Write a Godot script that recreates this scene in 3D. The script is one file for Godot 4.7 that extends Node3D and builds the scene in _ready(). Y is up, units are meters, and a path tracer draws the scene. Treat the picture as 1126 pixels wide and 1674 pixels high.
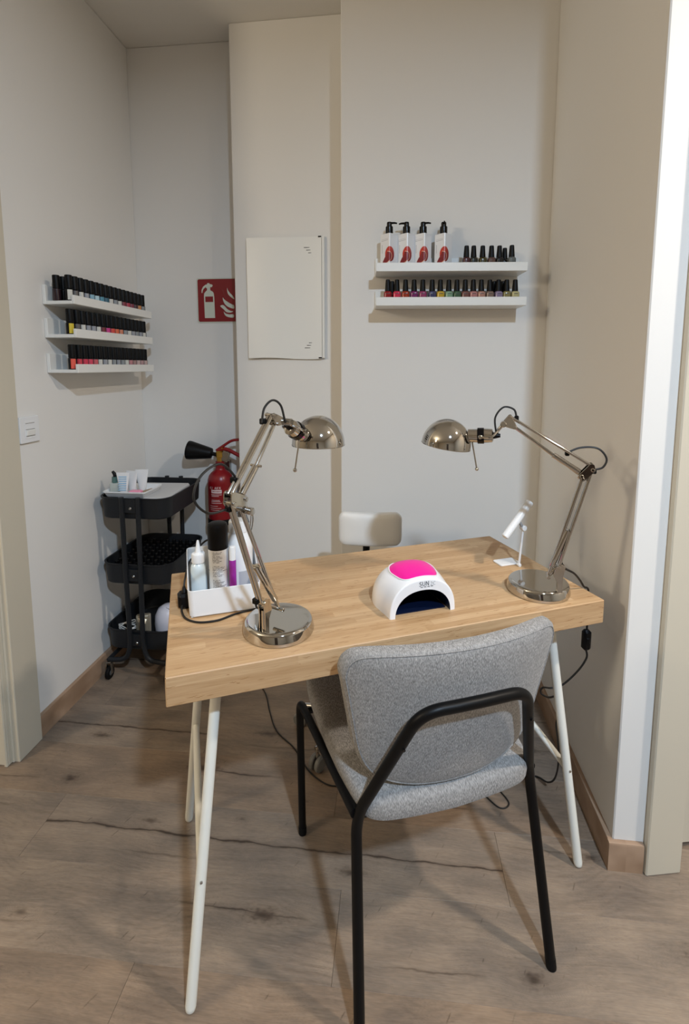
extends Node3D
# A small nail salon alcove: bamboo desk with two work lamps, chair, trolley, shelves of nail polish.

class Build:
	# Collects triangles (counter-clockwise seen from outside) and makes one ArrayMesh of them.
	var p := PackedVector3Array()
	var t := PackedVector2Array()
	var x := Transform3D.IDENTITY

	func tri(a: Vector3, b: Vector3, c: Vector3, ua := Vector2.ZERO, ub := Vector2.ZERO, uc := Vector2.ZERO) -> void:
		p.append(x * a); p.append(x * b); p.append(x * c)
		t.append(ua); t.append(ub); t.append(uc)

	func quad(a: Vector3, b: Vector3, c: Vector3, d: Vector3, ua := Vector2.ZERO, ub := Vector2.ZERO, uc := Vector2.ZERO, ud := Vector2.ZERO) -> void:
		tri(a, b, c, ua, ub, uc); tri(a, c, d, ua, uc, ud)

	func quad_out(a: Vector3, b: Vector3, c: Vector3, d: Vector3, out: Vector3) -> void:
		if (b - a).cross(c - a).dot(out) < 0.0: quad(a, d, c, b)
		else: quad(a, b, c, d)

	func tri_out(a: Vector3, b: Vector3, c: Vector3, out: Vector3) -> void:
		if (b - a).cross(c - a).dot(out) < 0.0: tri(a, c, b)
		else: tri(a, b, c)

	func box(size: Vector3, bevel := 0.002, at := Vector3.ZERO) -> Build:
		var h := size * 0.5
		var b := minf(bevel, minf(h.x, minf(h.y, h.z)) * 0.95)
		var i := h - Vector3.ONE * b
		for k in 3:
			var k1 := (k + 1) % 3
			var k2 := (k + 2) % 3
			for s in [-1.0, 1.0]:
				var q := []
				for c in [[-1.0, -1.0], [1.0, -1.0], [1.0, 1.0], [-1.0, 1.0]]:
					var v := Vector3.ZERO
					v[k] = s * h[k]; v[k1] = c[0] * i[k1]; v[k2] = c[1] * i[k2]
					q.append(v + at)
				var o := Vector3.ZERO
				o[k] = s
				quad_out(q[0], q[1], q[2], q[3], o)
				for s2 in [-1.0, 1.0]:                       # the edge between face k and face k1
					var e := []
					for c in [[0, -1.0], [0, 1.0], [1, 1.0], [1, -1.0]]:
						var v := Vector3.ZERO
						v[k] = s * (h[k] if c[0] == 0 else i[k])
						v[k1] = s2 * (i[k1] if c[0] == 0 else h[k1])
						v[k2] = c[1] * i[k2]
						e.append(v + at)
					var oe := Vector3.ZERO
					oe[k] = s; oe[k1] = s2
					quad_out(e[0], e[1], e[2], e[3], oe)
		for sx in [-1.0, 1.0]:
			for sy in [-1.0, 1.0]:
				for sz in [-1.0, 1.0]:
					var s := Vector3(sx, sy, sz)
					tri_out(at + s * Vector3(h.x, i.y, i.z), at + s * Vector3(i.x, h.y, i.z), at + s * Vector3(i.x, i.y, h.z), s)
		return self

	func tube(pts: Array, r, sides := 12, caps := true) -> Build:
		var n := pts.size()
		var rings := []
		var up := Vector3.UP
		var t0: Vector3 = (pts[1] - pts[0]).normalized()
		if absf(t0.dot(up)) > 0.9: up = Vector3.RIGHT
		var nn := (up - t0 * up.dot(t0)).normalized()
		for k in n:
			var a: Vector3 = pts[maxi(k - 1, 0)]
			var c: Vector3 = pts[mini(k + 1, n - 1)]
			var tt := (c - a).normalized()
			nn = (nn - tt * nn.dot(tt)).normalized()
			var bb := tt.cross(nn)
			var rr: float = r[k] if r is Array else r
			var ring := PackedVector3Array()
			for j in sides:
				var g := TAU * j / sides
				ring.append(pts[k] + (nn * cos(g) + bb * sin(g)) * rr)
			rings.append(ring)
		for k in n - 1:
			for j in sides:
				var j2 := (j + 1) % sides
				quad(rings[k][j], rings[k][j2], rings[k + 1][j2], rings[k + 1][j])
		if caps:
			var d0: Vector3 = pts[0] - pts[1]
			var d1: Vector3 = pts[n - 1] - pts[n - 2]
			for j in sides:
				var j2 := (j + 1) % sides
				tri_out(pts[0], rings[0][j], rings[0][j2], d0)
				tri_out(pts[n - 1], rings[n - 1][j], rings[n - 1][j2], d1)
		return self

	func rod(a: Vector3, b: Vector3, r: float, sides := 12, bevel := 0.0) -> Build:
		if bevel > 0.0:
			var d := (b - a).normalized() * bevel
			return tube([a, a + d, b - d, b], [r - bevel, r, r, r - bevel], sides)
		return tube([a, b], r, sides)

	func lathe(prof: Array, seg := 32, arc := TAU) -> Build:
		for k in prof.size() - 1:
			var a: Vector2 = prof[k]
			var b: Vector2 = prof[k + 1]
			for j in seg:
				var g0 := arc * j / seg
				var g1 := arc * (j + 1) / seg
				var v0 := float(k) / (prof.size() - 1)
				var v1 := float(k + 1) / (prof.size() - 1)
				var p00 := Vector3(a.x * cos(g0), a.y, a.x * sin(g0))
				var p01 := Vector3(b.x * cos(g0), b.y, b.x * sin(g0))
				var p11 := Vector3(b.x * cos(g1), b.y, b.x * sin(g1))
				var p10 := Vector3(a.x * cos(g1), a.y, a.x * sin(g1))
				var u0 := 1.0 - float(j) / seg
				var u1 := 1.0 - float(j + 1) / seg
				if b.x > 1e-6: tri(p00, p01, p11, Vector2(u0, 1 - v0), Vector2(u0, 1 - v1), Vector2(u1, 1 - v1))
				if a.x > 1e-6: tri(p00, p11, p10, Vector2(u0, 1 - v0), Vector2(u1, 1 - v1), Vector2(u1, 1 - v0))
		return self

	func prism(poly: PackedVector2Array, z0: float, z1: float, bevel := 0.0) -> Build:
		var q := poly.duplicate()
		if Geometry2D.is_polygon_clockwise(q): q.reverse()
		var n := q.size()
		var ins := PackedVector2Array()
		for k in n:
			var e0 := (q[k] - q[(k + n - 1) % n]).normalized()
			var e1 := (q[(k + 1) % n] - q[k]).normalized()
			var m := Vector2(-e0.y, e0.x) + Vector2(-e1.y, e1.x)
			if m.length() < 1e-4: m = Vector2(-e0.y, e0.x)
			m = m.normalized()
			var c := maxf(m.dot(Vector2(-e0.y, e0.x)), 0.35)
			ins.append(q[k] + m * bevel / c)
		var f := Geometry2D.triangulate_polygon(ins)
		for k in range(0, f.size(), 3):
			var a := ins[f[k]]
			var b := ins[f[k + 1]]
			var c := ins[f[k + 2]]
			tri_out(Vector3(a.x, a.y, z1), Vector3(b.x, b.y, z1), Vector3(c.x, c.y, z1), Vector3.BACK)
			tri_out(Vector3(a.x, a.y, z0), Vector3(b.x, b.y, z0), Vector3(c.x, c.y, z0), Vector3.FORWARD)
		for k in n:
			var k2 := (k + 1) % n
			quad(Vector3(q[k].x, q[k].y, z0 + bevel), Vector3(q[k2].x, q[k2].y, z0 + bevel), Vector3(q[k2].x, q[k2].y, z1 - bevel), Vector3(q[k].x, q[k].y, z1 - bevel))
			if bevel > 0.0:
				quad(Vector3(q[k].x, q[k].y, z1 - bevel), Vector3(q[k2].x, q[k2].y, z1 - bevel), Vector3(ins[k2].x, ins[k2].y, z1), Vector3(ins[k].x, ins[k].y, z1))
				quad(Vector3(ins[k].x, ins[k].y, z0), Vector3(ins[k2].x, ins[k2].y, z0), Vector3(q[k2].x, q[k2].y, z0 + bevel), Vector3(q[k].x, q[k].y, z0 + bevel))
		return self

	func pillow(outline: PackedVector2Array, cen: Vector2, thick: float, rings: int, e: float, map: Callable) -> Build:
		# a padded body: the outline shrunk towards its middle in rings, its thickness a superellipse
		var q := outline.duplicate()
		if Geometry2D.is_polygon_clockwise(q): q.reverse()
		var n := q.size()
		for side in [1.0, -1.0]:
			var last := PackedVector3Array()
			for j in rings + 1:
				var g := PI * 0.5 * j / rings
				var k := sin(g)
				var h := thick * 0.5 * pow(maxf(1.0 - pow(k, e), 0.0), 1.0 / e)
				var ring := PackedVector3Array()
				for m in n:
					var v := cen + (q[m] - cen) * k
					ring.append(map.call(Vector3(v.x, v.y, h * side)))
				if j == 1:
					var top: Vector3 = map.call(Vector3(cen.x, cen.y, thick * 0.5 * side))
					for m in n:
						if side > 0: tri(top, ring[m], ring[(m + 1) % n])
						else: tri(top, ring[(m + 1) % n], ring[m])
				elif j > 1:
					for m in n:
						var m2 := (m + 1) % n
						if side > 0: quad(last[m], ring[m], ring[m2], last[m2])
						else: quad(last[m], last[m2], ring[m2], ring[m])
				last = ring
		return self

	func grid(nu: int, nv: int, f: Callable, flip := false) -> Build:
		for i in nu:
			for j in nv:
				var u0 := float(i) / nu
				var u1 := float(i + 1) / nu
				var v0 := float(j) / nv
				var v1 := float(j + 1) / nv
				var a: Vector3 = f.call(u0, v0)
				var b: Vector3 = f.call(u1, v0)
				var c: Vector3 = f.call(u1, v1)
				var d: Vector3 = f.call(u0, v1)
				if flip: quad(a, d, c, b, Vector2(u0, v0), Vector2(u0, v1), Vector2(u1, v1), Vector2(u1, v0))
				else: quad(a, b, c, d, Vector2(u0, v0), Vector2(u1, v0), Vector2(u1, v1), Vector2(u0, v1))
		return self

	func mesh(angle := 40.0) -> ArrayMesh:
		var n := p.size() / 3
		var fn := PackedVector3Array()
		var un := PackedVector3Array()
		var at := {}
		for k in n:
			var c := (p[3 * k + 1] - p[3 * k]).cross(p[3 * k + 2] - p[3 * k])
			fn.append(c)
			un.append(c.normalized())
			for m in 3:
				var key := Vector3i((p[3 * k + m] * 30000.0).round())
				if not at.has(key): at[key] = PackedInt32Array()
				at[key].append(k)
		var co := cos(deg_to_rad(angle))
		var vs := PackedVector3Array()
		var ns := PackedVector3Array()
		var us := PackedVector2Array()
		for k in n:
			if un[k] == Vector3.ZERO: continue
			for m in [0, 2, 1]:
				var v := p[3 * k + m]
				var s := Vector3.ZERO
				for o in at[Vector3i((v * 30000.0).round())]:
					if un[k].dot(un[o]) > co: s += fn[o]
				vs.append(v); ns.append(s.normalized()); us.append(t[3 * k + m])
		var arr := []
		arr.resize(Mesh.ARRAY_MAX)
		arr[Mesh.ARRAY_VERTEX] = vs
		arr[Mesh.ARRAY_NORMAL] = ns
		arr[Mesh.ARRAY_TEX_UV] = us
		var am := ArrayMesh.new()
		am.add_surface_from_arrays(Mesh.PRIMITIVE_TRIANGLES, arr)
		return am

# ---------------------------------------------------------------- helpers
var names := {}
var rng := RandomNumberGenerator.new()
var M := {}                                              # materials
const ROOM := -6.15                                      # the room is turned a little from the lens
const CEIL := 2.73

func nb() -> Build:
	return Build.new()

func numbered(called: String, parent: Node) -> String:
	var key := str(parent.get_instance_id()) + called
	var k: int = names.get(key, 0)
	names[key] = k + 1
	return called if k == 0 else "%s_%03d" % [called, k]

func tag(o: Node, label: String, category: String, group := "") -> void:
	o.set_meta("label", label)
	o.set_meta("category", category)
	if group: o.set_meta("group", group)

func thing(called: String, label: String, category: String, at: Vector3, turn := 0.0, group := "") -> Node3D:
	var o := Node3D.new()
	o.name = numbered(called, self)
	add_child(o, true)
	o.position = at
	o.rotation_degrees.y = turn
	tag(o, label, category, group)
	return o

func part(called: String, mesh: Mesh, mat: Material, parent: Node, at := Vector3.ZERO, rot := Vector3.ZERO) -> MeshInstance3D:
	var o := MeshInstance3D.new()
	o.name = numbered(called, parent)
	o.mesh = mesh
	o.material_override = mat
	o.position = at
	o.rotation_degrees = rot
	parent.add_child(o, true)
	return o

func struct(called: String, mesh: Mesh, mat: Material, at := Vector3.ZERO, turn := 0.0) -> MeshInstance3D:
	var o := part(called, mesh, mat, self, at, Vector3(0, turn, 0))
	o.set_meta("kind", "structure")
	return o

func frame(called: String, at: Vector3, turn := 0.0) -> Node3D:
	var o := Node3D.new()
	o.name = numbered(called, self)
	add_child(o, true)
	o.position = at
	o.rotation_degrees.y = turn
	o.set_meta("kind", "structure")
	return o

func dup(o: Node3D, at: Vector3, label: String, group := "") -> Node3D:
	var c: Node3D = o.duplicate()
	var base := String(o.name).rstrip("0123456789").trim_suffix("_")
	c.name = numbered(base, self)
	add_child(c, true)
	c.position = at
	c.set_meta("label", label)
	if group: c.set_meta("group", group)
	return c

func rgb(r: int, g: int, b: int, a := 1.0) -> Color:
	return Color(r / 255.0, g / 255.0, b / 255.0, a)

func mat(c: Color, rough := 0.6, metal := 0.0) -> StandardMaterial3D:
	var m := StandardMaterial3D.new()
	m.albedo_color = c
	m.roughness = rough
	m.metallic = metal
	return m

func picture(w: int, h: int, f: Callable) -> ImageTexture:
	var d := PackedByteArray()
	d.resize(w * h * 3)
	var k := 0
	for y in h:
		for x in w:
			var c: Color = f.call(x, y)
			d[k] = clampi(int(c.r * 255.0), 0, 255)
			d[k + 1] = clampi(int(c.g * 255.0), 0, 255)
			d[k + 2] = clampi(int(c.b * 255.0), 0, 255)
			k += 3
	var im := Image.create_from_data(w, h, false, Image.FORMAT_RGB8, d)
	im.generate_mipmaps()
	return ImageTexture.create_from_image(im)

func noise(seed_: int, freq: float, octaves := 3) -> FastNoiseLite:
	var n := FastNoiseLite.new()
	n.seed = seed_
	n.frequency = freq
	n.fractal_octaves = octaves
	n.noise_type = FastNoiseLite.TYPE_SIMPLEX_SMOOTH
	return n

func round_path(pts: Array, r: float, n := 6) -> Array:   # a polyline with its corners rounded
	var out := [pts[0]]
	for k in range(1, pts.size() - 1):
		var a: Vector3 = pts[k - 1]
		var b: Vector3 = pts[k]
		var c: Vector3 = pts[k + 1]
		var ra := minf(r, a.distance_to(b) * 0.48)
		var rc := minf(r, c.distance_to(b) * 0.48)
		var p0 := b + (a - b).normalized() * ra
		var p2 := b + (c - b).normalized() * rc
		for j in n + 1:
			var g := float(j) / n
			out.append(p0 * (1 - g) * (1 - g) + b * 2 * g * (1 - g) + p2 * g * g)
	out.append(pts[pts.size() - 1])
	return out

func spline(pts: Array, n := 8) -> Array:
	var out := []
	for k in pts.size() - 1:
		var a: Vector3 = pts[maxi(k - 1, 0)]
		var b: Vector3 = pts[k]
		var c: Vector3 = pts[k + 1]
		var d: Vector3 = pts[mini(k + 2, pts.size() - 1)]
		for j in n:
			out.append(b.cubic_interpolate(c, a, d, float(j) / n))
	out.append(pts[pts.size() - 1])
	return out

func rrect(w: float, h: float, r: float, n := 5) -> PackedVector2Array:
	var o := PackedVector2Array()
	for c in [[1, -1, -90], [1, 1, 0], [-1, 1, 90], [-1, -1, 180]]:
		for j in n + 1:
			var g := deg_to_rad(c[2] + 90.0 * j / n)
			o.append(Vector2(c[0] * (w * 0.5 - r) + cos(g) * r, c[1] * (h * 0.5 - r) + sin(g) * r))
	return o

func open_box(w: float, d: float, h: float, r: float, wall: float, flare := 0.0, lip := 0.0) -> ArrayMesh:
	# a tray: rounded rectangle, walls of thickness wall, flaring by flare towards the rim; base at y = 0
	var b := nb()
	var ring := func(off: float, y: float) -> PackedVector3Array:
		var o := PackedVector3Array()
		for v in rrect(w + 2 * off, d + 2 * off, maxf(r + off, 0.001), 6): o.append(Vector3(v.x, y, -v.y))
		return o
	var rows := [ring.call(-flare - 0.004, 0.0), ring.call(-flare, 0.004)]
	if lip > 0.0: rows.append_array([ring.call(-lip * 0.1, h - 0.006), ring.call(lip, h - 0.005), ring.call(lip, h)])
	else: rows.append(ring.call(0.0, h - wall * 0.3))
	rows.append_array([ring.call(-wall * 0.3, h), ring.call(-wall, h - wall * 0.3), ring.call(-wall - flare, wall + 0.004), ring.call(-wall - flare - 0.004, wall)])
	var n: int = rows[0].size()
	for k in rows.size() - 1:
		for j in n:
			var j2 := (j + 1) % n
			b.quad(rows[k][j], rows[k][j2], rows[k + 1][j2], rows[k + 1][j])
	for j in n:
		b.tri_out(Vector3.ZERO, rows[0][j], rows[0][(j + 1) % n], Vector3.DOWN)
		b.tri_out(Vector3(0, wall, 0), rows[rows.size() - 1][j], rows[rows.size() - 1][(j + 1) % n], Vector3.UP)
	return b.mesh(35)

func lettering(s: String, height: float, font_name := "Droid Sans", bold := false) -> TextMesh:
	var f := SystemFont.new()
	f.font_names = PackedStringArray([font_name])
	if bold: f.font_weight = 700
	var tm := TextMesh.new()
	tm.text = s
	tm.font = f
	tm.font_size = 32
	tm.pixel_size = height / 24.0
	tm.depth = 0.0004
	return tm

# ---------------------------------------------------------------- the scene
func _ready() -> void:
	rng.seed = 7
	make_camera_and_light()
	make_materials()
	make_room()
	make_floor()
	make_desk()
	make_chair()
	make_stool()
	make_lamps()
	make_nail_lamp()
	make_caddy()
	make_stand()
	make_trolley()
	make_extinguisher()
	make_wall_pieces()
	make_right_shelves()
	make_left_shelves()
	make_floor_cords()

func make_camera_and_light() -> void:
	var cam := Camera3D.new()
	cam.name = "camera"
	cam.near = 0.05
	cam.far = 50.0
	cam.projection = Camera3D.PROJECTION_FRUSTUM
	cam.size = 0.05 * 1674.0 / 812.0
	cam.frustum_offset = Vector2(-1.0, -143.0) / 812.0 * 0.05
	cam.position = Vector3(0, 1.30, 0)
	cam.rotation_degrees.x = -6.67
	add_child(cam)
	cam.current = true
	var we := WorldEnvironment.new()
	we.name = "world_environment"
	var e := Environment.new()
	e.background_mode = Environment.BG_COLOR
	e.background_color = Color(0.0, 0.0, 0.0)
	e.tonemap_mode = Environment.TONE_MAPPER_LINEAR
	e.tonemap_exposure = 1.0
	e.sdfgi_enabled = true
	e.ssao_enabled = true
	e.ssil_enabled = true
	we.environment = e
	add_child(we)
	ceiling_lamp("round ceiling downlight glowing neutral white, in front of the alcove", Vector3(0.62, CEIL, 0.85), Color(0.80, 0.90, 1.0), 9.6)
	ceiling_lamp("round ceiling downlight glowing warm, near the door on the right", Vector3(1.6, CEIL, -0.35), Color(1.0, 0.945, 0.88), 4.5)
	globe_lamp()

func ceiling_lamp(label: String, at: Vector3, c: Color, energy: float) -> void:
	var o := thing("ceiling_lamp", label, "ceiling lamp", at, 0.0, "ceiling downlights of the hallway")
	part("rim", nb().lathe([Vector2(0.070, -0.001), Vector2(0.070, -0.012), Vector2(0.074, -0.016), Vector2(0.088, -0.012), Vector2(0.092, 0.0)].map(func(v): return v), 40).mesh(), mat(rgb(225, 225, 222), 0.4), o)
	var g := mat(Color.WHITE, 0.5)
	g.emission_enabled = true
	g.emission = c
	g.emission_energy_multiplier = 3.0
	part("diffuser", nb().lathe([Vector2(0.0, -0.011), Vector2(0.0700, -0.010), Vector2(0.0700, -0.002)], 40).mesh(), g, o)
	var l := AreaLight3D.new()
	l.name = "lamp_light"
	l.area_size = Vector2(0.12, 0.12)
	l.light_color = c
	l.light_energy = energy
	l.light_size = 0.1
	l.area_range = 12.0
	l.area_attenuation = 2.0
	l.shadow_enabled = true
	l.position = Vector3(0, -0.014, 0)
	l.rotation_degrees.x = -90
	o.add_child(l, true)

func globe_lamp() -> void:
	var at := Vector3(-2.6, 2.20, 0.3)
	var c := Color(1.0, 0.93, 0.815)
	var o := thing("globe_lamp", "white glass globe lamp glowing warm, hanging in the hallway to the left", "pendant lamp", at)
	part("rod", nb().lathe([Vector2(0.0, 0.195), Vector2(0.006, 0.195), Vector2(0.006, 0.515), Vector2(0.05, 0.517), Vector2(0.052, CEIL - at.y)], 24).mesh(), mat(rgb(210, 210, 206), 0.4), o)
	var g := mat(Color.WHITE, 0.4)
	g.emission_enabled = true
	g.emission = c
	g.emission_energy_multiplier = 2.5
	var ball := SphereMesh.new()
	ball.radius = 0.2; ball.height = 0.4; ball.radial_segments = 48; ball.rings = 24
	part("globe", ball, g, o)
	var l := OmniLight3D.new()
	l.name = "lamp_light"
	l.light_color = c
	l.light_energy = 2.1
	l.light_size = 0.19
	l.omni_range = 12.0
	l.omni_attenuation = 2.0
	l.shadow_enabled = true
	o.add_child(l, true)

func make_materials() -> void:
	M.wall = mat(rgb(228, 226, 222), 0.75)
	M.ceiling = mat(rgb(224, 221, 214), 0.85)
	M.casing = mat(rgb(202, 194, 176), 0.45)
	M.white = mat(rgb(232, 232, 228), 0.35)
	M.white_plastic = mat(rgb(230, 231, 232), 0.28)
	M.white_metal = mat(rgb(228, 228, 220), 0.4)
	M.black = mat(rgb(9, 9, 10), 0.42)
	M.black.metallic_specular = 0.3
	M.black_gloss = mat(rgb(8, 7, 8), 0.2)
	M.black_gloss.metallic_specular = 0.35
	M.rubber = mat(rgb(11, 11, 12), 0.6)
	M.rubber.metallic_specular = 0.3
	M.cord = mat(rgb(16, 15, 15), 0.5)
	M.chrome = mat(rgb(196, 193, 188), 0.06, 1.0)
	M.steel = mat(rgb(170, 168, 164), 0.25, 1.0)
	M.trolley = mat(rgb(31, 33, 36), 0.45)
	M.trolley.metallic_specular = 0.35
	M.red = mat(rgb(126, 9, 20), 0.3)
	M.sign_red = mat(rgb(132, 22, 30), 0.4)
	M.sign_white = mat(rgb(205, 210, 196), 0.5)
	M.brass = mat(rgb(190, 150, 70), 0.35, 1.0)
	M.dark_print = mat(rgb(60, 60, 64), 0.6)
	# bamboo board
	var n1 := noise(3, 0.02, 3)
	var n2 := noise(4, 0.25, 2)
	var tones := []
	var cuts := []
	for k in 32:
		var row := []
		var ts := []
		var at := -rng.randf_range(0, 200)
		while at < 1100.0:
			row.append(at); ts.append(rng.randf_range(-1, 1))
			at += rng.randf_range(170, 420)
		cuts.append(row); tones.append(ts)
	var flecks := []
	for k in 900: flecks.append([rng.randf_range(0, 1000), rng.randf_range(0, 640), rng.randf_range(5, 26), rng.randf_range(0.25, 1.0)])
	var fl := PackedFloat32Array()
	fl.resize(1000 * 640)
	for f in flecks:
		for q in int(f[2]):
			var fx := (int(f[0]) + q) % 1000
			var fy := clampi(int(f[1] + sin(q * 0.2)), 0, 639)
			fl[fy * 1000 + fx] = maxf(fl[fy * 1000 + fx], f[3] * sin(PI * (q + 0.5) / f[2]))
	var bamboo := picture(1000, 640, func(x: int, y: int) -> Color:
		var k := y / 20
		var row: Array = cuts[k]
		var j := 0
		while j + 1 < row.size() and row[j + 1] < x: j += 1
		var tone: float = tones[k][j]
		var g := n1.get_noise_2d(x * 0.10 + k * 71.0, y * 5.0) * 0.42 + n2.get_noise_2d(x * 0.05 + j * 31.0, y * 1.6) * 0.48
		var v := 0.035 * tone + 0.085 * g
		if y % 20 == 0: v -= 0.022
		v -= fl[y * 1000 + x] * 0.26
		var c := Color(0.735 + v * 1.0, 0.600 + v * 1.12, 0.445 + v * 1.15)
		return c)
	M.bamboo = mat(Color.WHITE, 0.5)
	M.bamboo.albedo_texture = bamboo
	# grey melange cloth
	var n3 := noise(9, 0.9, 1)
	var n4 := noise(10, 0.05, 2)
	var cloth := picture(512, 512, func(x: int, y: int) -> Color:
		var across := n3.get_noise_2d(x * 0.85, y * 0.11)
		var along := n3.get_noise_2d(x * 0.20 + 900.0, y * 0.95)
		var thread := across if n4.get_noise_2d(x * 5.0, y * 2.2 + 300.0) > -0.45 else along
		var weave := (sin(x * TAU / 4.0) * sin(y * TAU / 4.0)) * 0.02
		var v := 0.60 + thread * 0.24 + weave + n4.get_noise_2d(x, y) * 0.03
		return Color(v * 1.0, v * 0.985, v * 0.97))
	M.cloth = mat(Color(0.92, 0.92, 0.92), 0.95)
	M.cloth.albedo_texture = cloth
	M.cloth.uv1_triplanar = true
	M.cloth.uv1_scale = Vector3.ONE * 2.6
	M.cloth.rim_enabled = true
	M.cloth.rim = 0.25
	# skirting: the same decor as the floor but plain
	var n5 := noise(21, 0.03, 3)
	var skirt := picture(512, 64, func(x: int, y: int) -> Color:
		var v := n5.get_noise_2d(x * 0.25, y * 3.0) * 0.11 + n5.get_noise_2d(x * 0.8 + 300, y * 9.0) * 0.05
		return Color(0.640 + v, 0.530 + v, 0.435 + v))
	M.skirting = mat(Color.WHITE, 0.5)
	M.skirting.albedo_texture = skirt
	M.skirting.uv1_triplanar = true
	M.skirting.uv1_scale = Vector3(1.0, 1.0, 1.0)

func wall_run(called: String, a: Vector2, b: Vector2, thick: float, m: Material, h := CEIL, y0 := 0.0) -> MeshInstance3D:
	# a wall whose seen face runs from a to b (x, z); its thickness lies to the right of that walk
	var d := b - a
	var turn := rad_to_deg(atan2(-d.y, d.x))
	var mid := (a + b) * 0.5
	var n := Vector2(-d.y, d.x).normalized()          # to the right as seen from above with z down the page
	var c := mid - n * thick * 0.5
	return struct(called, nb().box(Vector3(d.length(), h - y0, thick), 0.003).mesh(), m, Vector3(c.x, (h + y0) * 0.5, c.y), turn)

func skirt_run(called: String, a: Vector2, b: Vector2) -> void:
	var d := b - a
	var turn := rad_to_deg(atan2(-d.y, d.x))
	var n := Vector2(-d.y, d.x).normalized()
	var mid := (a + b) * 0.5 + n * 0.0065
	var q := PackedVector2Array([Vector2(-0.0065, 0.0), Vector2(0.0065, 0.0), Vector2(0.0065, 0.073), Vector2(0.005, 0.0785), Vector2(0.001, 0.08), Vector2(-0.0065, 0.08)])
	var bb := nb()
	bb.x = Transform3D(Basis(Vector3(0, 0, 1), Vector3(0, 1, 0), Vector3(-1, 0, 0)), Vector3.ZERO)
	bb.prism(q, -d.length() * 0.5, d.length() * 0.5)
	struct(called, bb.mesh(), M.skirting, Vector3(mid.x, 0.0, mid.y), turn)

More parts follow.
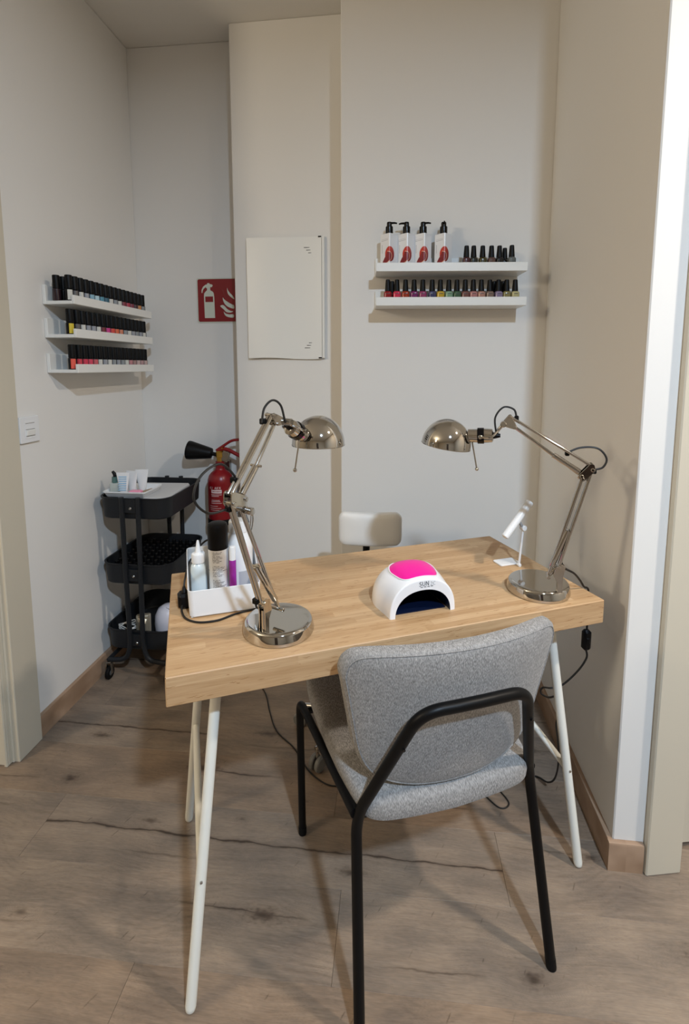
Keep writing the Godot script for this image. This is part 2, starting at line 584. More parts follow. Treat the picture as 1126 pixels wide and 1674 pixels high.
func make_room() -> void:
	var corner := Vector2(-0.990, -2.430)
	wall_run("wall_left", Vector2(-1.094, -1.500), corner, 0.14, M.wall)
	wall_run("wall_back_left", corner + Vector2(-0.12, -0.0129), Vector2(-0.20, -2.345), 0.14, M.wall)
	wall_run("wall_back_middle", Vector2(-0.490, -2.265), Vector2(0.20, -2.180), 0.10, M.wall)
	wall_run("wall_back_right", Vector2(-0.016, -1.993), Vector2(0.96, -1.9674), 0.30, M.wall)
	wall_run("wall_right", Vector2(0.7835, -1.972), Vector2(0.6955, -1.158), 0.17, M.wall)
	# ceiling over the alcove and the hallway
	struct("ceiling", nb().box(Vector3(8.2, 0.12, 8.4), 0.0).mesh(), M.ceiling, Vector3(-1.3, CEIL + 0.06, 1.35))
	# hallway
	var hw := mat(rgb(178, 168, 152), 0.8)
	wall_run("wall_hall_right", Vector2(2.6, -1.1), Vector2(2.6, 5.45), 0.15, hw)
	wall_run("wall_hall_behind", Vector2(2.7, 3.9), Vector2(-5.2, 3.9), 0.15, hw)
	wall_run("wall_hall_left", Vector2(-5.1, 5.5), Vector2(-5.1, -1.7), 0.15, hw)
	wall_run("wall_front_left", Vector2(-5.2, -1.66), Vector2(-1.26, -1.56), 0.15, M.wall)
	wall_run("wall_front_right", Vector2(1.72, -1.05), Vector2(2.75, -0.95), 0.15, M.wall)
	wall_run("wall_above_door", Vector2(0.855, -1.145), Vector2(1.74, -1.05), 0.15, M.wall, CEIL, 2.08)
	skirt_run("baseboard_left", Vector2(-1.0805, -1.612), corner + Vector2(0.003, 0.0))
	skirt_run("baseboard_back_left", corner, Vector2(-0.47, -2.374))
	skirt_run("baseboard_back_middle", Vector2(-0.490, -2.265), Vector2(0.0, -2.2046))
	skirt_run("baseboard_back_right", Vector2(-0.016, -1.993), Vector2(0.7835, -1.972))
	skirt_run("baseboard_right", Vector2(0.7835, -1.972), Vector2(0.6955, -1.158))
	skirt_run("baseboard_pier", Vector2(0.6825, -1.1594), Vector2(0.768, -1.1500))
	# the door frame whose lining ends the left wall
	var dl := frame("door_1", Vector3(-1.094, 0.0, -1.500), ROOM)
	part("frame_lining", nb().box(Vector3(0.024, 2.10, 0.106), 0.002).mesh(), M.casing, dl, Vector3(0.008, 1.05, -0.056))
	part("frame_stop", nb().box(Vector3(0.030, 2.10, 0.020), 0.003).mesh(), M.casing, dl, Vector3(-0.012, 1.05, -0.008))
	part("frame_casing", nb().box(Vector3(0.085, 2.10, 0.022), 0.004).mesh(), M.casing, dl, Vector3(-0.046, 1.05, 0.006))
	part("frame_bead", nb().box(Vector3(0.012, 2.10, 0.010), 0.003).mesh(), M.casing, dl, Vector3(-0.010, 1.05, 0.018))
	part("door_leaf", nb().box(Vector3(0.10, 2.06, 0.04), 0.003).mesh(), M.casing, dl, Vector3(-0.135, 1.035, -0.006))
	# the door to the right of the alcove
	var dr := frame("door_2", Vector3(0.767, 0.0, -1.150), 5.5)
	part("frame_casing", nb().box(Vector3(0.096, 2.14, 0.018), 0.003).mesh(), M.casing, dr, Vector3(0.050, 1.07, 0.011))
	part("frame_edge", nb().box(Vector3(0.014, 2.14, 0.012), 0.002).mesh(), M.casing, dr, Vector3(0.103, 1.07, -0.004))
	part("frame_head", nb().box(Vector3(0.93, 0.09, 0.018), 0.003).mesh(), M.casing, dr, Vector3(0.50, 2.095, 0.0105))
	part("frame_casing", nb().box(Vector3(0.085, 2.05, 0.018), 0.003).mesh(), M.casing, dr, Vector3(0.925, 1.025, 0.011))
	part("door_leaf", nb().box(Vector3(0.80, 2.03, 0.04), 0.003).mesh(), M.casing, dr, Vector3(0.51, 1.03, -0.062))
	# behind the camera: the door that the chrome mirrors
	var db := frame("door_3", Vector3(-0.15, 0.0, 3.885), 180)
	part("frame_casing", nb().box(Vector3(0.09, 2.12, 0.02), 0.003).mesh(), M.casing, db, Vector3(-0.46, 1.06, 0.0))
	part("frame_casing", nb().box(Vector3(0.09, 2.12, 0.02), 0.003).mesh(), M.casing, db, Vector3(0.46, 1.06, 0.0))
	part("frame_head", nb().box(Vector3(0.83, 0.09, 0.02), 0.003).mesh(), M.casing, db, Vector3(0.0, 2.075, 0.0))
	part("door_leaf", nb().box(Vector3(0.82, 2.02, 0.02), 0.003).mesh(), mat(rgb(60, 44, 34), 0.4), db, Vector3(0.0, 1.015, 0.0))

func make_floor() -> void:
	# four plank pictures, one above the other, 1280 x 197 mm each at a millimetre per pixel
	var W := 1280
	var H := 196
	var g1 := noise(31, 0.01, 3)
	var g2 := noise(32, 0.05, 2)
	var g3 := noise(33, 0.004, 2)
	var knots := [
		[[300.0, 60.0, 16.0, 5.0, 0.5], [890.0, 150.0, 22.0, 7.0, 0.65], [560.0, 30.0, 8.0, 4.0, 0.4]],
		[[180.0, 120.0, 26.0, 9.0, 0.8], [760.0, 70.0, 12.0, 5.0, 0.5], [1080.0, 110.0, 30.0, 8.0, 0.6]],
		[[430.0, 140.0, 14.0, 8.0, 0.75], [840.0, 60.0, 34.0, 10.0, 0.7], [1180.0, 150.0, 10.0, 5.0, 0.5]],
		[[240.0, 50.0, 14.0, 7.0, 0.6], [640.0, 120.0, 40.0, 9.0, 0.7], [980.0, 40.0, 9.0, 4.0, 0.5]]]
	# cracks: [plank, x from, x to, y, slope, waviness, strength]
	var cracks := [[0, 0.0, 1280.0, 86.0, 0.018, 5.0, 0.9], [0, 250.0, 520.0, 150.0, 0.02, 3.0, 0.35], [1, 60.0, 420.0, 118.0, 0.03, 4.0, 0.7], [1, 700.0, 1180.0, 52.0, -0.01, 6.0, 0.45],
		[2, 760.0, 1100.0, 66.0, 0.02, 4.0, 0.8], [2, 100.0, 330.0, 150.0, -0.02, 3.0, 0.5], [3, 500.0, 900.0, 118.0, 0.0, 5.0, 0.75], [3, 20.0, 260.0, 40.0, 0.03, 3.0, 0.4]]
	var dark := PackedFloat32Array()
	dark.resize(W * H * 4)
	for c in cracks:
		var ph := rng.randf_range(0, 900)
		for x in range(int(c[1]), int(c[2])):
			var f: float = (x - c[1]) / (c[2] - c[1])
			var env := 1.0 if c[1] == 0.0 else pow(sin(PI * f), 0.6)
			var yy: float = c[3] + c[4] * (x - c[1]) + g1.get_noise_2d(x * 0.55 + ph, 10.0) * c[5] * 1.3 + g1.get_noise_2d(x * 3.0 + ph, 40.0) * 1.6
			var wd := 1.2 + 2.6 * maxf(0.0, g1.get_noise_2d(x * 1.1, ph) + 0.25)
			for y in range(maxi(int(yy - 9), 0), mini(int(yy + 10), H)):
				var dd: float = absf(y - yy)
				var s := c[6] * env * (0.75 * exp(-dd * dd / (wd * wd)) + 0.22 * exp(-dd * dd / 36.0)) as float
				var q: int = (c[0] * H + y) * W + x
				dark[q] = maxf(dark[q], s)
	for k in 70:                                         # short cross-grain nicks
		var pl := rng.randi_range(0, 3)
		var px := rng.randf_range(20, 1240)
		var py := rng.randf_range(12, 170)
		var ln := rng.randf_range(8, 30)
		var st := rng.randf_range(0.15, 0.5)
		for q in int(ln):
			var x := int(px + q * 0.45)
			var y := int(py - q * 0.8)
			if y > 0 and y < H and x + 1 < W:
				for w in 3: dark[(pl * H + y) * W + mini(x + w, W - 1)] = maxf(dark[(pl * H + y) * W + mini(x + w, W - 1)], st * sin(PI * (q + 0.5) / ln) * (1.0 if w == 1 else 0.55))
	var oak := picture(W, H * 4, func(x: int, y: int) -> Color:
		var pl := y / H
		var yy := float(y % H)
		var bend := 0.0
		var kd := 0.0
		for k in knots[pl]:
			var dx: float = (x - k[0]) / (k[2] * 2.6)
			if absf(dx) < 3.0:
				var dy: float = (yy - k[1]) / (k[3] * 2.6)
				var r2 := dx * dx + dy * dy
				bend += signf(dy) * k[3] * 2.2 * exp(-r2 * 0.5)
				r2 *= 1.0 + 0.9 * g2.get_noise_2d(x * 0.9, yy * 1.6)
				kd = maxf(kd, 0.8 * k[4] * exp(-r2 * 6.0) + 0.20 * k[4] * exp(-r2 * 1.2))
		var yb := yy - bend + g3.get_noise_2d(x * 0.6, pl * 400.0 + yy * 0.5) * 16.0
		var a := g1.get_noise_2d(x * 0.14 + pl * 777.0, yb * 5.5)           # bands
		var b := g2.get_noise_2d(x * 0.30 + pl * 311.0, yb * 11.0)          # fine grain
		var c := g3.get_noise_2d(x * 1.1 + pl * 130.0, yb * 2.2)            # broad clouds
		var d := g2.get_noise_2d(x * 0.7 + pl * 97.0, yb * 3.0 + 500.0)     # mottling
		var v := a * 0.030 + b * 0.036 + c * 0.060 + d * 0.022
		var pore := g2.get_noise_2d(x * 0.22 + pl * 53.0 + 4000.0, yb * 16.0)
		if pore > 0.34: v -= (pore - 0.34) * 0.10
		if pl % 2 == 1:                                    # flat-sawn boards show their rings
			var ring := sin((yb * 0.30 + g3.get_noise_2d(x * 0.8 + pl * 61.0, yb * 0.6) * 16.0))
			v -= 0.020 * maxf(ring, 0.0) * clampf(0.6 + 1.6 * g3.get_noise_2d(x * 0.7 + 5000.0, pl * 90.0), 0.0, 1.0)
		var m := 1.0 - 0.68 * maxf(kd, dark[y * W + x])
		var gy := c * 0.012 + d * 0.006
		return Color((0.516 + v + gy) * (1.0 - (1.0 - m) * 0.92), (0.456 + v) * m, (0.398 + v * 0.95 - gy) * (1.0 - (1.0 - m) * 1.05)))
	var mats := []
	for c in [Color(1, 1, 1), Color(0.93, 0.93, 0.94), Color(1.0, 0.975, 0.95)]:
		var m := mat(c, 0.45)
		m.albedo_texture = oak
		mats.append(m)
	var base := struct("floor", nb().box(Vector3(8.2, 0.05, 8.4), 0.0).mesh(), mat(rgb(52, 42, 34), 0.9), Vector3(-1.3, -0.034, 1.35))
	var pw := 0.197
	var pl_len := 1.278
	var shapes := []
	for k in 8:                                          # eight plank shapes: four pictures, each also turned round
		var b := nb()
		var hx := pl_len * 0.5 - 0.0003
		var hz := pw * 0.5 - 0.0003
		var e := 0.0003
		var uv := func(x: float, z: float) -> Vector2:
			var s := 1.0 if k < 4 else -1.0
			return Vector2((s * x / pl_len) * 0.998 + 0.5, ((k % 4) + 0.5 + s * z / pw * 0.99) / 4.0)
		var hy := 0.009
		b.quad(Vector3(-hx + e, 0, hz - e), Vector3(hx - e, 0, hz - e), Vector3(hx - e, 0, -hz + e), Vector3(-hx + e, 0, -hz + e), uv.call(-hx, hz), uv.call(hx, hz), uv.call(hx, -hz), uv.call(-hx, -hz))
		var t := [Vector3(-hx + e, 0, hz - e), Vector3(hx - e, 0, hz - e), Vector3(hx - e, 0, -hz + e), Vector3(-hx + e, 0, -hz + e)]
		var o := [Vector3(-hx, -e, hz), Vector3(hx, -e, hz), Vector3(hx, -e, -hz), Vector3(-hx, -e, -hz)]
		var w := [Vector3(-hx, -hy, hz), Vector3(hx, -hy, hz), Vector3(hx, -hy, -hz), Vector3(-hx, -hy, -hz)]
		for j in 4:
			var j2 := (j + 1) % 4
			var q1: Vector2 = uv.call(t[j].x, t[j].z)
			var q2: Vector2 = uv.call(t[j2].x, t[j2].z)
			b.quad(o[j], o[j2], t[j2], t[j], q1, q2, q2, q1)
			b.quad(w[j], w[j2], o[j2], o[j], q1, q2, q2, q1)
		shapes.append(b.mesh(20))
	var rot := Transform3D(Basis(Vector3.UP, deg_to_rad(-5.65)), Vector3.ZERO)
	var starts := {0: -0.984, 1: -0.118, 2: -0.553}      # where an end joint falls in the rows nearest the desk
	var kinds := {0: [1, 0, 3, 2], 1: [5, 2, 0, 1], 2: [3, 1, 2, 0], -1: [2, 1, 7, 0], -2: [0, 5, 2, 3], -3: [3, 2, 1, 4], 3: [6, 3, 1, 5]}
	var y0 := -1.1908                                    # middle of row 0
	for row in range(-6, 34):
		var z := y0 + row * 0.1965
		var off: float = starts.get(row, fposmod(row * 0.47 + 0.31, 1.278) - 1.278)
		for j in range(-4, 3):
			var x := off + j * 1.278 + 0.639
			var c := rot * Vector3(x, 0, z)
			if c.x < -5.0 or c.x > 2.6 or c.z > 3.9 or c.z < -2.75: continue
			var kind: int = kinds[row][posmod(j + 1, 4)] if kinds.has(row) else rng.randi_range(0, 7)
			var o := part("plank", shapes[kind], mats[posmod(row * 2 + j * 3 + row * row, 3)], base, Vector3(c.x, 0.034, c.z) - Vector3(-1.3, 0, 1.35), Vector3(0, -5.65, 0))
			o.set_meta("kind", "structure")

func make_desk() -> void:
	var t := thing("desk", "rectangular desk with thick bamboo top on white splayed tubular metal legs", "desk", Vector3(-0.326, 0, -0.838), 17.69)
	var L := 1.0
	var W := 0.48
	var T := 0.058
	var b := nb()
	var e := 0.0018
	var q := func(x: float, y: float, z: float) -> Vector3: return Vector3(x, y, z)
	var lo := 0.74 - T
	# top, front, back, ends and underside, each with the grain running along the board
	b.quad(Vector3(e, 0.74, -e), Vector3(L - e, 0.74, -e), Vector3(L - e, 0.74, -W + e), Vector3(e, 0.74, -W + e), Vector2(0, 0.75), Vector2(1, 0.75), Vector2(1, 0.0), Vector2(0, 0.0))
	b.quad(Vector3(e, lo, -W + e), Vector3(L - e, lo, -W + e), Vector3(L - e, lo, -e), Vector3(e, lo, -e), Vector2(0, 0.75), Vector2(1, 0.75), Vector2(1, 0.0), Vector2(0, 0.0))
	b.quad(Vector3(e, lo + e, 0), Vector3(L - e, lo + e, 0), Vector3(L - e, 0.74 - e, 0), Vector3(e, 0.74 - e, 0), Vector2(0, 0.872), Vector2(1, 0.872), Vector2(1, 0.782), Vector2(0, 0.782))
	b.quad(Vector3(L - e, lo + e, -W), Vector3(e, lo + e, -W), Vector3(e, 0.74 - e, -W), Vector3(L - e, 0.74 - e, -W), Vector2(0, 0.98), Vector2(1, 0.98), Vector2(1, 0.9), Vector2(0, 0.9))
	b.quad(Vector3(0, lo + e, -W + e), Vector3(0, lo + e, -e), Vector3(0, 0.74 - e, -e), Vector3(0, 0.74 - e, -W + e), Vector2(0.1, 0.98), Vector2(0.14, 0.98), Vector2(0.14, 0.8), Vector2(0.1, 0.8))
	b.quad(Vector3(L, lo + e, -e), Vector3(L, lo + e, -W + e), Vector3(L, 0.74 - e, -W + e), Vector3(L, 0.74 - e, -e), Vector2(0.3, 0.98), Vector2(0.34, 0.98), Vector2(0.34, 0.8), Vector2(0.3, 0.8))
	for s in [[0.74, 0.74 - e, 1.0], [lo, lo + e, -1.0]]:
		var o := Vector3(0, s[2], 0)
		for z in [[-e, 0.0, 1.0], [-W + e, -W, -1.0]]:
			b.quad_out(Vector3(e, s[0], z[0]), Vector3(L - e, s[0], z[0]), Vector3(L - e, s[1], z[1]), Vector3(e, s[1], z[1]), o + Vector3(0, 0, z[2]))
		for x in [[e, 0.0, -1.0], [L - e, L, 1.0]]:
			b.quad_out(Vector3(x[0], s[0], -e), Vector3(x[0], s[0], -W + e), Vector3(x[1], s[1], -W + e), Vector3(x[1], s[1], -e), o + Vector3(x[2], 0, 0))
	for c in [[e, -e, 0.0, 0.0], [L - e, -e, L, 0.0], [L - e, -W + e, L, -W], [e, -W + e, 0.0, -W]]:
		b.quad_out(Vector3(c[2], lo + e, c[1]), Vector3(c[0], lo + e, c[3]), Vector3(c[0], 0.74 - e, c[3]), Vector3(c[2], 0.74 - e, c[1]), Vector3(c[2] - L / 2, 0, c[3] + W / 2))
	part("tabletop", b.mesh(20), M.bamboo, t)
	for s in [0, 1]:
		var fx := 0.019 if s == 0 else 0.990
		var tx := 0.098 if s == 0 else 0.922
		var ff := Vector3(fx, 0.0, -0.021)
		var ft := Vector3(tx, lo, -0.100)
		var bf := Vector3(fx, 0.0, -0.470)
		var bt := Vector3(tx - (0.018 if s == 0 else -0.018), lo, -0.375)
		for l in [[ff, ft], [bf, bt]]:
			var d: Vector3 = (l[1] - l[0]).normalized()
			part("leg", nb().tube([l[0], l[0] + d * 0.004, l[0] + d * 0.012, l[1]], [0.006, 0.010, 0.0112, 0.0112], 20).mesh(), M.white_metal, t)
		var k0 := ff.lerp(ft, 0.385)
		var k1 := bf.lerp(bt, 0.48)
		part("brace", nb().tube([k0, k1], 0.0085, 16).mesh(), M.white_metal, t)
		part("bolt", nb().rod(k0 + Vector3(0, 0, 0.006), k0 + Vector3(0, 0, 0.0135), 0.0028, 10).mesh(), M.steel, t)
		part("top_rail", nb().box(Vector3(0.03, 0.012, 0.30), 0.002).mesh(), M.white_metal, t, Vector3(tx - (0.008 if s == 0 else -0.008), lo - 0.006, -0.237))

func make_chair() -> void:
	var t := thing("chair", "grey melange upholstered chair with black tubular steel frame pulled up to the desk", "chair", Vector3(0.1695, 0, -1.0925), 16.5)
	var R := 0.0102
	for s in [-1.0, 1.0]:
		var rl := round_path([Vector3(0.232 * s, 0.0, -0.233), Vector3(0.236 * s, 0.402, -0.233), Vector3(0.203 * s, 0.425, 0.158)], 0.035, 8)
		part("front_leg", nb().tube(rl, R, 16).mesh(), M.black, t)
	var lp := [Vector3(-0.214, 0.0, 0.224), Vector3(-0.200, 0.415, 0.155), Vector3(-0.112, 0.686, 0.252), Vector3(0.0, 0.692, 0.262), Vector3(0.112, 0.686, 0.252), Vector3(0.200, 0.415, 0.155), Vector3(0.224, 0.0, 0.228)]
	part("rear_frame", nb().tube(round_path(lp, 0.042, 8), R * 1.08, 18).mesh(), M.black, t)
	part("seat_rail", nb().tube([Vector3(-0.200, 0.412, 0.15), Vector3(0.2, 0.412, 0.15)], 0.008, 12).mesh(), M.black, t)
	part("seat_rail", nb().tube([Vector3(-0.230, 0.400, -0.19), Vector3(0.23, 0.400, -0.19)], 0.008, 12).mesh(), M.black, t)
	for s in [-1.0, 1.0]:
		for k in [[Vector3(s * 0.232, 0.0, -0.233), Vector3(s * 0.236, 0.402, -0.233)], [lp[0] if s < 0 else lp[6], lp[1] if s < 0 else lp[5]]]:
			var f: Vector3 = k[0]
			var d := (k[1] - k[0] as Vector3).normalized()
			part("foot_cap", nb().tube([f, f + d * 0.003, f + d * 0.022, f + d * 0.0225], [0.008, 0.0112, 0.0114, 0.0100], 18).mesh(), M.rubber, t)
		part("screw", nb().rod(Vector3(s * 0.136, 0.612, 0.226), Vector3(s * 0.136, 0.608, 0.2395), 0.003, 10).mesh(), M.black_gloss, t)
	# seat pad: wide at the front, narrower behind
	var so := PackedVector2Array()
	for v in [[-0.150, 0.255, 0], [0.150, 0.255, 0], [0.205, 0.245, 0], [0.222, 0.20, 0], [0.220, 0.05, 0], [0.205, -0.10, 0], [0.192, -0.155, 0], [0.170, -0.180, 0], [0.12, -0.190, 0], [0.0, -0.194, 0], [-0.12, -0.190, 0], [-0.170, -0.180, 0], [-0.192, -0.155, 0], [-0.205, -0.10, 0], [-0.220, 0.05, 0], [-0.222, 0.20, 0], [-0.205, 0.245, 0]]:
		so.append(Vector2(v[0], v[1]))
	so = smooth_loop(so, 5)
	part("seat", nb().pillow(so, Vector2(0, 0.03), 0.066, 14, 5.0, func(v: Vector3) -> Vector3: return Vector3(v.x, 0.448 + v.z + 0.012 * v.y / 0.25 - 0.008 * (1.0 - absf(v.x) / 0.22), -v.y)).mesh(60), M.cloth, t)
	# backrest pad, bowed round the sitter
	var bo := PackedVector2Array()
	for v in [[0.0, 0.462], [0.085, 0.466], [0.145, 0.482], [0.182, 0.512], [0.203, 0.560], [0.217, 0.630], [0.230, 0.700], [0.236, 0.735], [0.226, 0.765], [0.198, 0.780], [0.11, 0.786], [0.0, 0.788], [-0.11, 0.786], [-0.198, 0.780], [-0.226, 0.765], [-0.236, 0.735], [-0.230, 0.700], [-0.217, 0.630], [-0.203, 0.560], [-0.182, 0.512], [-0.145, 0.482], [-0.085, 0.466]]:
		bo.append(Vector2(v[0], v[1]))
	bo = smooth_loop(bo, 4)
	var bend := func(v: Vector3) -> Vector3:
		return Vector3(v.x, v.y, 0.160 + (v.y - 0.46) * 0.19 + v.z - 1.05 * v.x * v.x)
	var back := part("backrest", nb().pillow(bo, Vector2(0, 0.63), 0.056, 14, 4.5, bend).mesh(60), M.cloth, t)
	var seam := []
	for v in bo:
		var w := Vector2(0, 0.63) + (v - Vector2(0, 0.63)) * 0.965
		seam.append(bend.call(Vector3(w.x, w.y, 0.0185)))
	seam.append(seam[0])
	part("piping", nb().tube(seam, 0.0017, 6, false).mesh(), M.cloth, back)

func smooth_loop(q: PackedVector2Array, n: int) -> PackedVector2Array:
	var o := PackedVector2Array()
	var s := q.size()
	for k in s:
		for j in n:
			o.append(q[k].cubic_interpolate(q[(k + 1) % s], q[(k + s - 1) % s], q[(k + 2) % s], float(j) / n))
	return o

func dense(q: PackedVector2Array, step: float) -> PackedVector2Array:
	var o := PackedVector2Array()
	for k in q.size():
		var a := q[k]
		var b := q[(k + 1) % q.size()]
		var n := maxi(1, int(ceil(a.distance_to(b) / step)))
		for j in n: o.append(a.lerp(b, float(j) / n))
	return o

func make_stool() -> void:
	var t := thing("stool", "white padded swivel stool with low backrest and chrome castors behind the desk", "stool", Vector3(0.017, 0, -1.624), 25)
	var wm := mat(rgb(226, 226, 224), 0.4)
	var inv := Transform3D(Basis(Vector3.UP, deg_to_rad(25)), Vector3(0.017, 0, -1.624)).affine_inverse()
	var bo := dense(rrect(0.232, 0.122, 0.026, 6), 0.01)
	part("backrest", nb().pillow(bo, Vector2.ZERO, 0.05, 10, 4.0, func(v: Vector3) -> Vector3: return v + Vector3(0, 0, -1.2 * v.x * v.x)).mesh(60), wm, t, inv * Vector3(0.091, 0.711, -1.752), Vector3(0, -28, 0))
	var s0: Vector3 = inv * Vector3(0.079, 0.69, -1.778)
	var s1: Vector3 = inv * Vector3(0.077, 0.40, -1.782)
	part("back_stem", nb().tube(round_path([s0, s1, Vector3(0, 0.385, 0)], 0.06, 8), 0.013, 12).mesh(), M.black, t)
	part("seat", nb().lathe([Vector2(0, 0.40), Vector2(0.14, 0.40), Vector2(0.165, 0.41), Vector2(0.172, 0.435), Vector2(0.165, 0.462), Vector2(0.14, 0.474), Vector2(0, 0.478)], 40).mesh(50), wm, t, Vector3(0, -0.02, 0))
	part("column", nb().lathe([Vector2(0, 0.06), Vector2(0.026, 0.06), Vector2(0.026, 0.2), Vector2(0.016, 0.205), Vector2(0.016, 0.39), Vector2(0, 0.39)], 20).mesh(), M.chrome, t)
	for k in 5:
		var g := deg_to_rad(72.0 * k) + 2.62
		var d := Vector3(cos(g), 0, sin(g))
		part("base_arm", nb().tube([Vector3(0, 0.095, 0) + d * 0.015, Vector3(0, 0.085, 0) + d * 0.1, Vector3(0, 0.073, 0) + d * 0.19], [0.016, 0.013, 0.010], 12).mesh(), M.chrome, t)
		var c := part("castor", nb().rod(d * 0.186 + Vector3(0, 0.045, 0), d * 0.186 + Vector3(0, 0.076, 0), 0.006, 10).mesh(), M.chrome, t)
		var s := Vector3(-d.z, 0, d.x)
		for w in [-1.0, 1.0]:
			part("wheel", nb().rod(d * 0.186 + s * (0.004 * w) + Vector3(0, 0.025, 0), d * 0.186 + s * (0.019 * w) + Vector3(0, 0.025, 0), 0.025, 24, 0.003).mesh(), mat(rgb(120, 120, 118), 0.35), c)

# ---------------------------------------------------------------- the two work lamps
func lamp_bar(a: Vector2, b: Vector2, r: float, z: float, par: Node) -> void:
	part("arm_bar", nb().rod(Vector3(a.x, a.y, z), Vector3(b.x, b.y, z), r, 10).mesh(), M.chrome, par)

func make_lamp(label: String, at: Vector3, turn: float, base: Vector3, q: Dictionary) -> Node3D:
	var t := thing("work_lamp", label, "desk lamp", at, turn, "nickel work lamps on the desk")
	var B := M.chrome as Material
	part("base", nb().lathe([Vector2(0, 0), Vector2(0.072, 0), Vector2(0.0748, 0.0012), Vector2(0.0757, 0.004), Vector2(0.0752, 0.009), Vector2(0.0725, 0.0205), Vector2(0.0715, 0.0232), Vector2(0.0695, 0.0256), Vector2(0.0670, 0.0270), Vector2(0.0640, 0.0275), Vector2(0.0, 0.0278)], 72).mesh(38), B, t, base)
	# the bracket on the base: two upright plates with a bolt
	var br := nb()
	for z in [-0.0075, 0.0075]:
		br.x = Transform3D(Basis.IDENTITY, Vector3(0, 0, z))
		br.prism(PackedVector2Array([Vector2(-0.006, 0.027), Vector2(0.006, 0.027), Vector2(0.0065, 0.05), Vector2(0.016, 0.068), Vector2(0.010, 0.090), Vector2(-0.002, 0.097), Vector2(-0.010, 0.09), Vector2(-0.005, 0.06)]), -0.0012, 0.0012, 0.0004)
	br.x = Transform3D.IDENTITY
	br.rod(Vector3(0, 0.027, 0), Vector3(0, 0.07, 0), 0.0055, 16)
	part("bracket", br.mesh(), B, t)
	var la0: Vector2 = q.la[0]
	var la1: Vector2 = q.la[1]
	var lb0: Vector2 = q.lb[0]
	var lb1: Vector2 = q.lb[1]
	var ua0: Vector2 = q.ua[0]
	var ua1: Vector2 = q.ua[1]
	var ub0: Vector2 = q.ub[0]
	var ub1: Vector2 = q.ub[1]
	for w in [-0.0045, 0.0045]:
		lamp_bar(la0, la1, 0.0038, w, t)
		lamp_bar(ua0, ua1, 0.0033, w, t)
	lamp_bar(lb0, lb1, 0.0044, 0.0, t)
	lamp_bar(ub0, ub1, 0.0040, 0.0, t)
	# base link between the two lower bars
	part("link", nb().rod(Vector3(la0.x, la0.y, 0), Vector3(lb0.x, lb0.y, 0), 0.0045, 12).mesh(), B, t)
	# springs in their sleeves
	for s in [[lb0.lerp(lb1, 0.10), la0.lerp(la1, 0.42).lerp(lb0.lerp(lb1, 0.42), 0.45)], [ub0.lerp(ub1, 0.04).lerp(ua0.lerp(ua1, 0.04), 0.15), ub0.lerp(ub1, 0.42)]]:
		var a: Vector2 = s[0]
		var b: Vector2 = s[1]
		part("spring_sleeve", nb().rod(Vector3(a.x, a.y, 0), Vector3(b.x, b.y, 0), 0.0068, 16, 0.001).mesh(), B, t)
		part("pin", nb().rod(Vector3(b.x, b.y, -0.013), Vector3(b.x, b.y, 0.013), 0.0026, 10).mesh(), B, t)
	# elbow plates with their knobs
	var el := nb()
	for z in [-0.0095, 0.0095]:
		el.x = Transform3D(Basis.IDENTITY, Vector3(0, 0, z))
		var hull := PackedVector2Array()
		for c in [la1, lb1, ua0, ub0]:
			for g in 10: hull.append(c + Vector2(cos(TAU * g / 10), sin(TAU * g / 10)) * 0.0062)
		var hp := Geometry2D.convex_hull(hull)
		hp.remove_at(hp.size() - 1)
		el.prism(hp, -0.0012, 0.0012, 0.0004)
	part("elbow_plate", el.mesh(), B, t)
	for c in [la1, lb1, ub0, la0, lb0]:
		part("bolt", nb().rod(Vector3(c.x, c.y, -0.0145), Vector3(c.x, c.y, 0.0145), 0.0042, 12, 0.001).mesh(), B, t)
	part("elbow_knob", nb().rod(Vector3(lb1.x, lb1.y, 0.012), Vector3(lb1.x, lb1.y, 0.030), 0.0075, 16, 0.002).mesh(), B, t)
	# head link and tilting joint
	var hk: Vector2 = q.hk
	var hd := nb()
	for z in [-0.0085, 0.0085]:
		hd.x = Transform3D(Basis.IDENTITY, Vector3(0, 0, z))
		var hull := PackedVector2Array()
		for c in [ua1, ub1, hk]:
			for g in 10: hull.append(c + Vector2(cos(TAU * g / 10), sin(TAU * g / 10)) * 0.0046)
		var hp := Geometry2D.convex_hull(hull)
		hp.remove_at(hp.size() - 1)
		hd.prism(hp, -0.0011, 0.0011, 0.0004)
	part("head_plate", hd.mesh(), B, t)
	for c in [ua1, ub1]:
		part("bolt", nb().rod(Vector3(c.x, c.y, -0.013), Vector3(c.x, c.y, 0.013), 0.0036, 12, 0.001).mesh(), B, t)
	part("head_knob", nb().rod(Vector3(hk.x, hk.y, -0.012), Vector3(hk.x, hk.y, 0.022), 0.0075, 16, 0.002).mesh(), B, t)
	# lamp holder: from hk towards the shade
	var s0: Vector2 = q.s0
	var s1: Vector2 = q.s1
	var ax := (s1 - s0).normalized()
	var V3 := func(v: Vector2, z := 0.0) -> Vector3: return Vector3(v.x, v.y, z)
	part("fork", nb().tube(spline([V3.call(hk), V3.call(hk.lerp(s0, 0.55)), V3.call(s0 - ax * 0.004)], 6), 0.0042, 10).mesh(), B, t)
	for w in [-1.0, 1.0]:
		part("fork", nb().tube(spline([V3.call(hk.lerp(s0, 0.4)), V3.call(s0 + ax * 0.004, 0.0205 * w), V3.call(s0.lerp(s1, 0.55), 0.0205 * w)], 6), 0.0028, 8).mesh(), B, t)
	part("lamp_holder", nb().tube([V3.call(s0), V3.call(s0 + ax * 0.003), V3.call(s0.lerp(s1, 0.36)), V3.call(s0.lerp(s1, 0.37))], [0.010, 0.0165, 0.0175, 0.012], 28).mesh(), B, t)
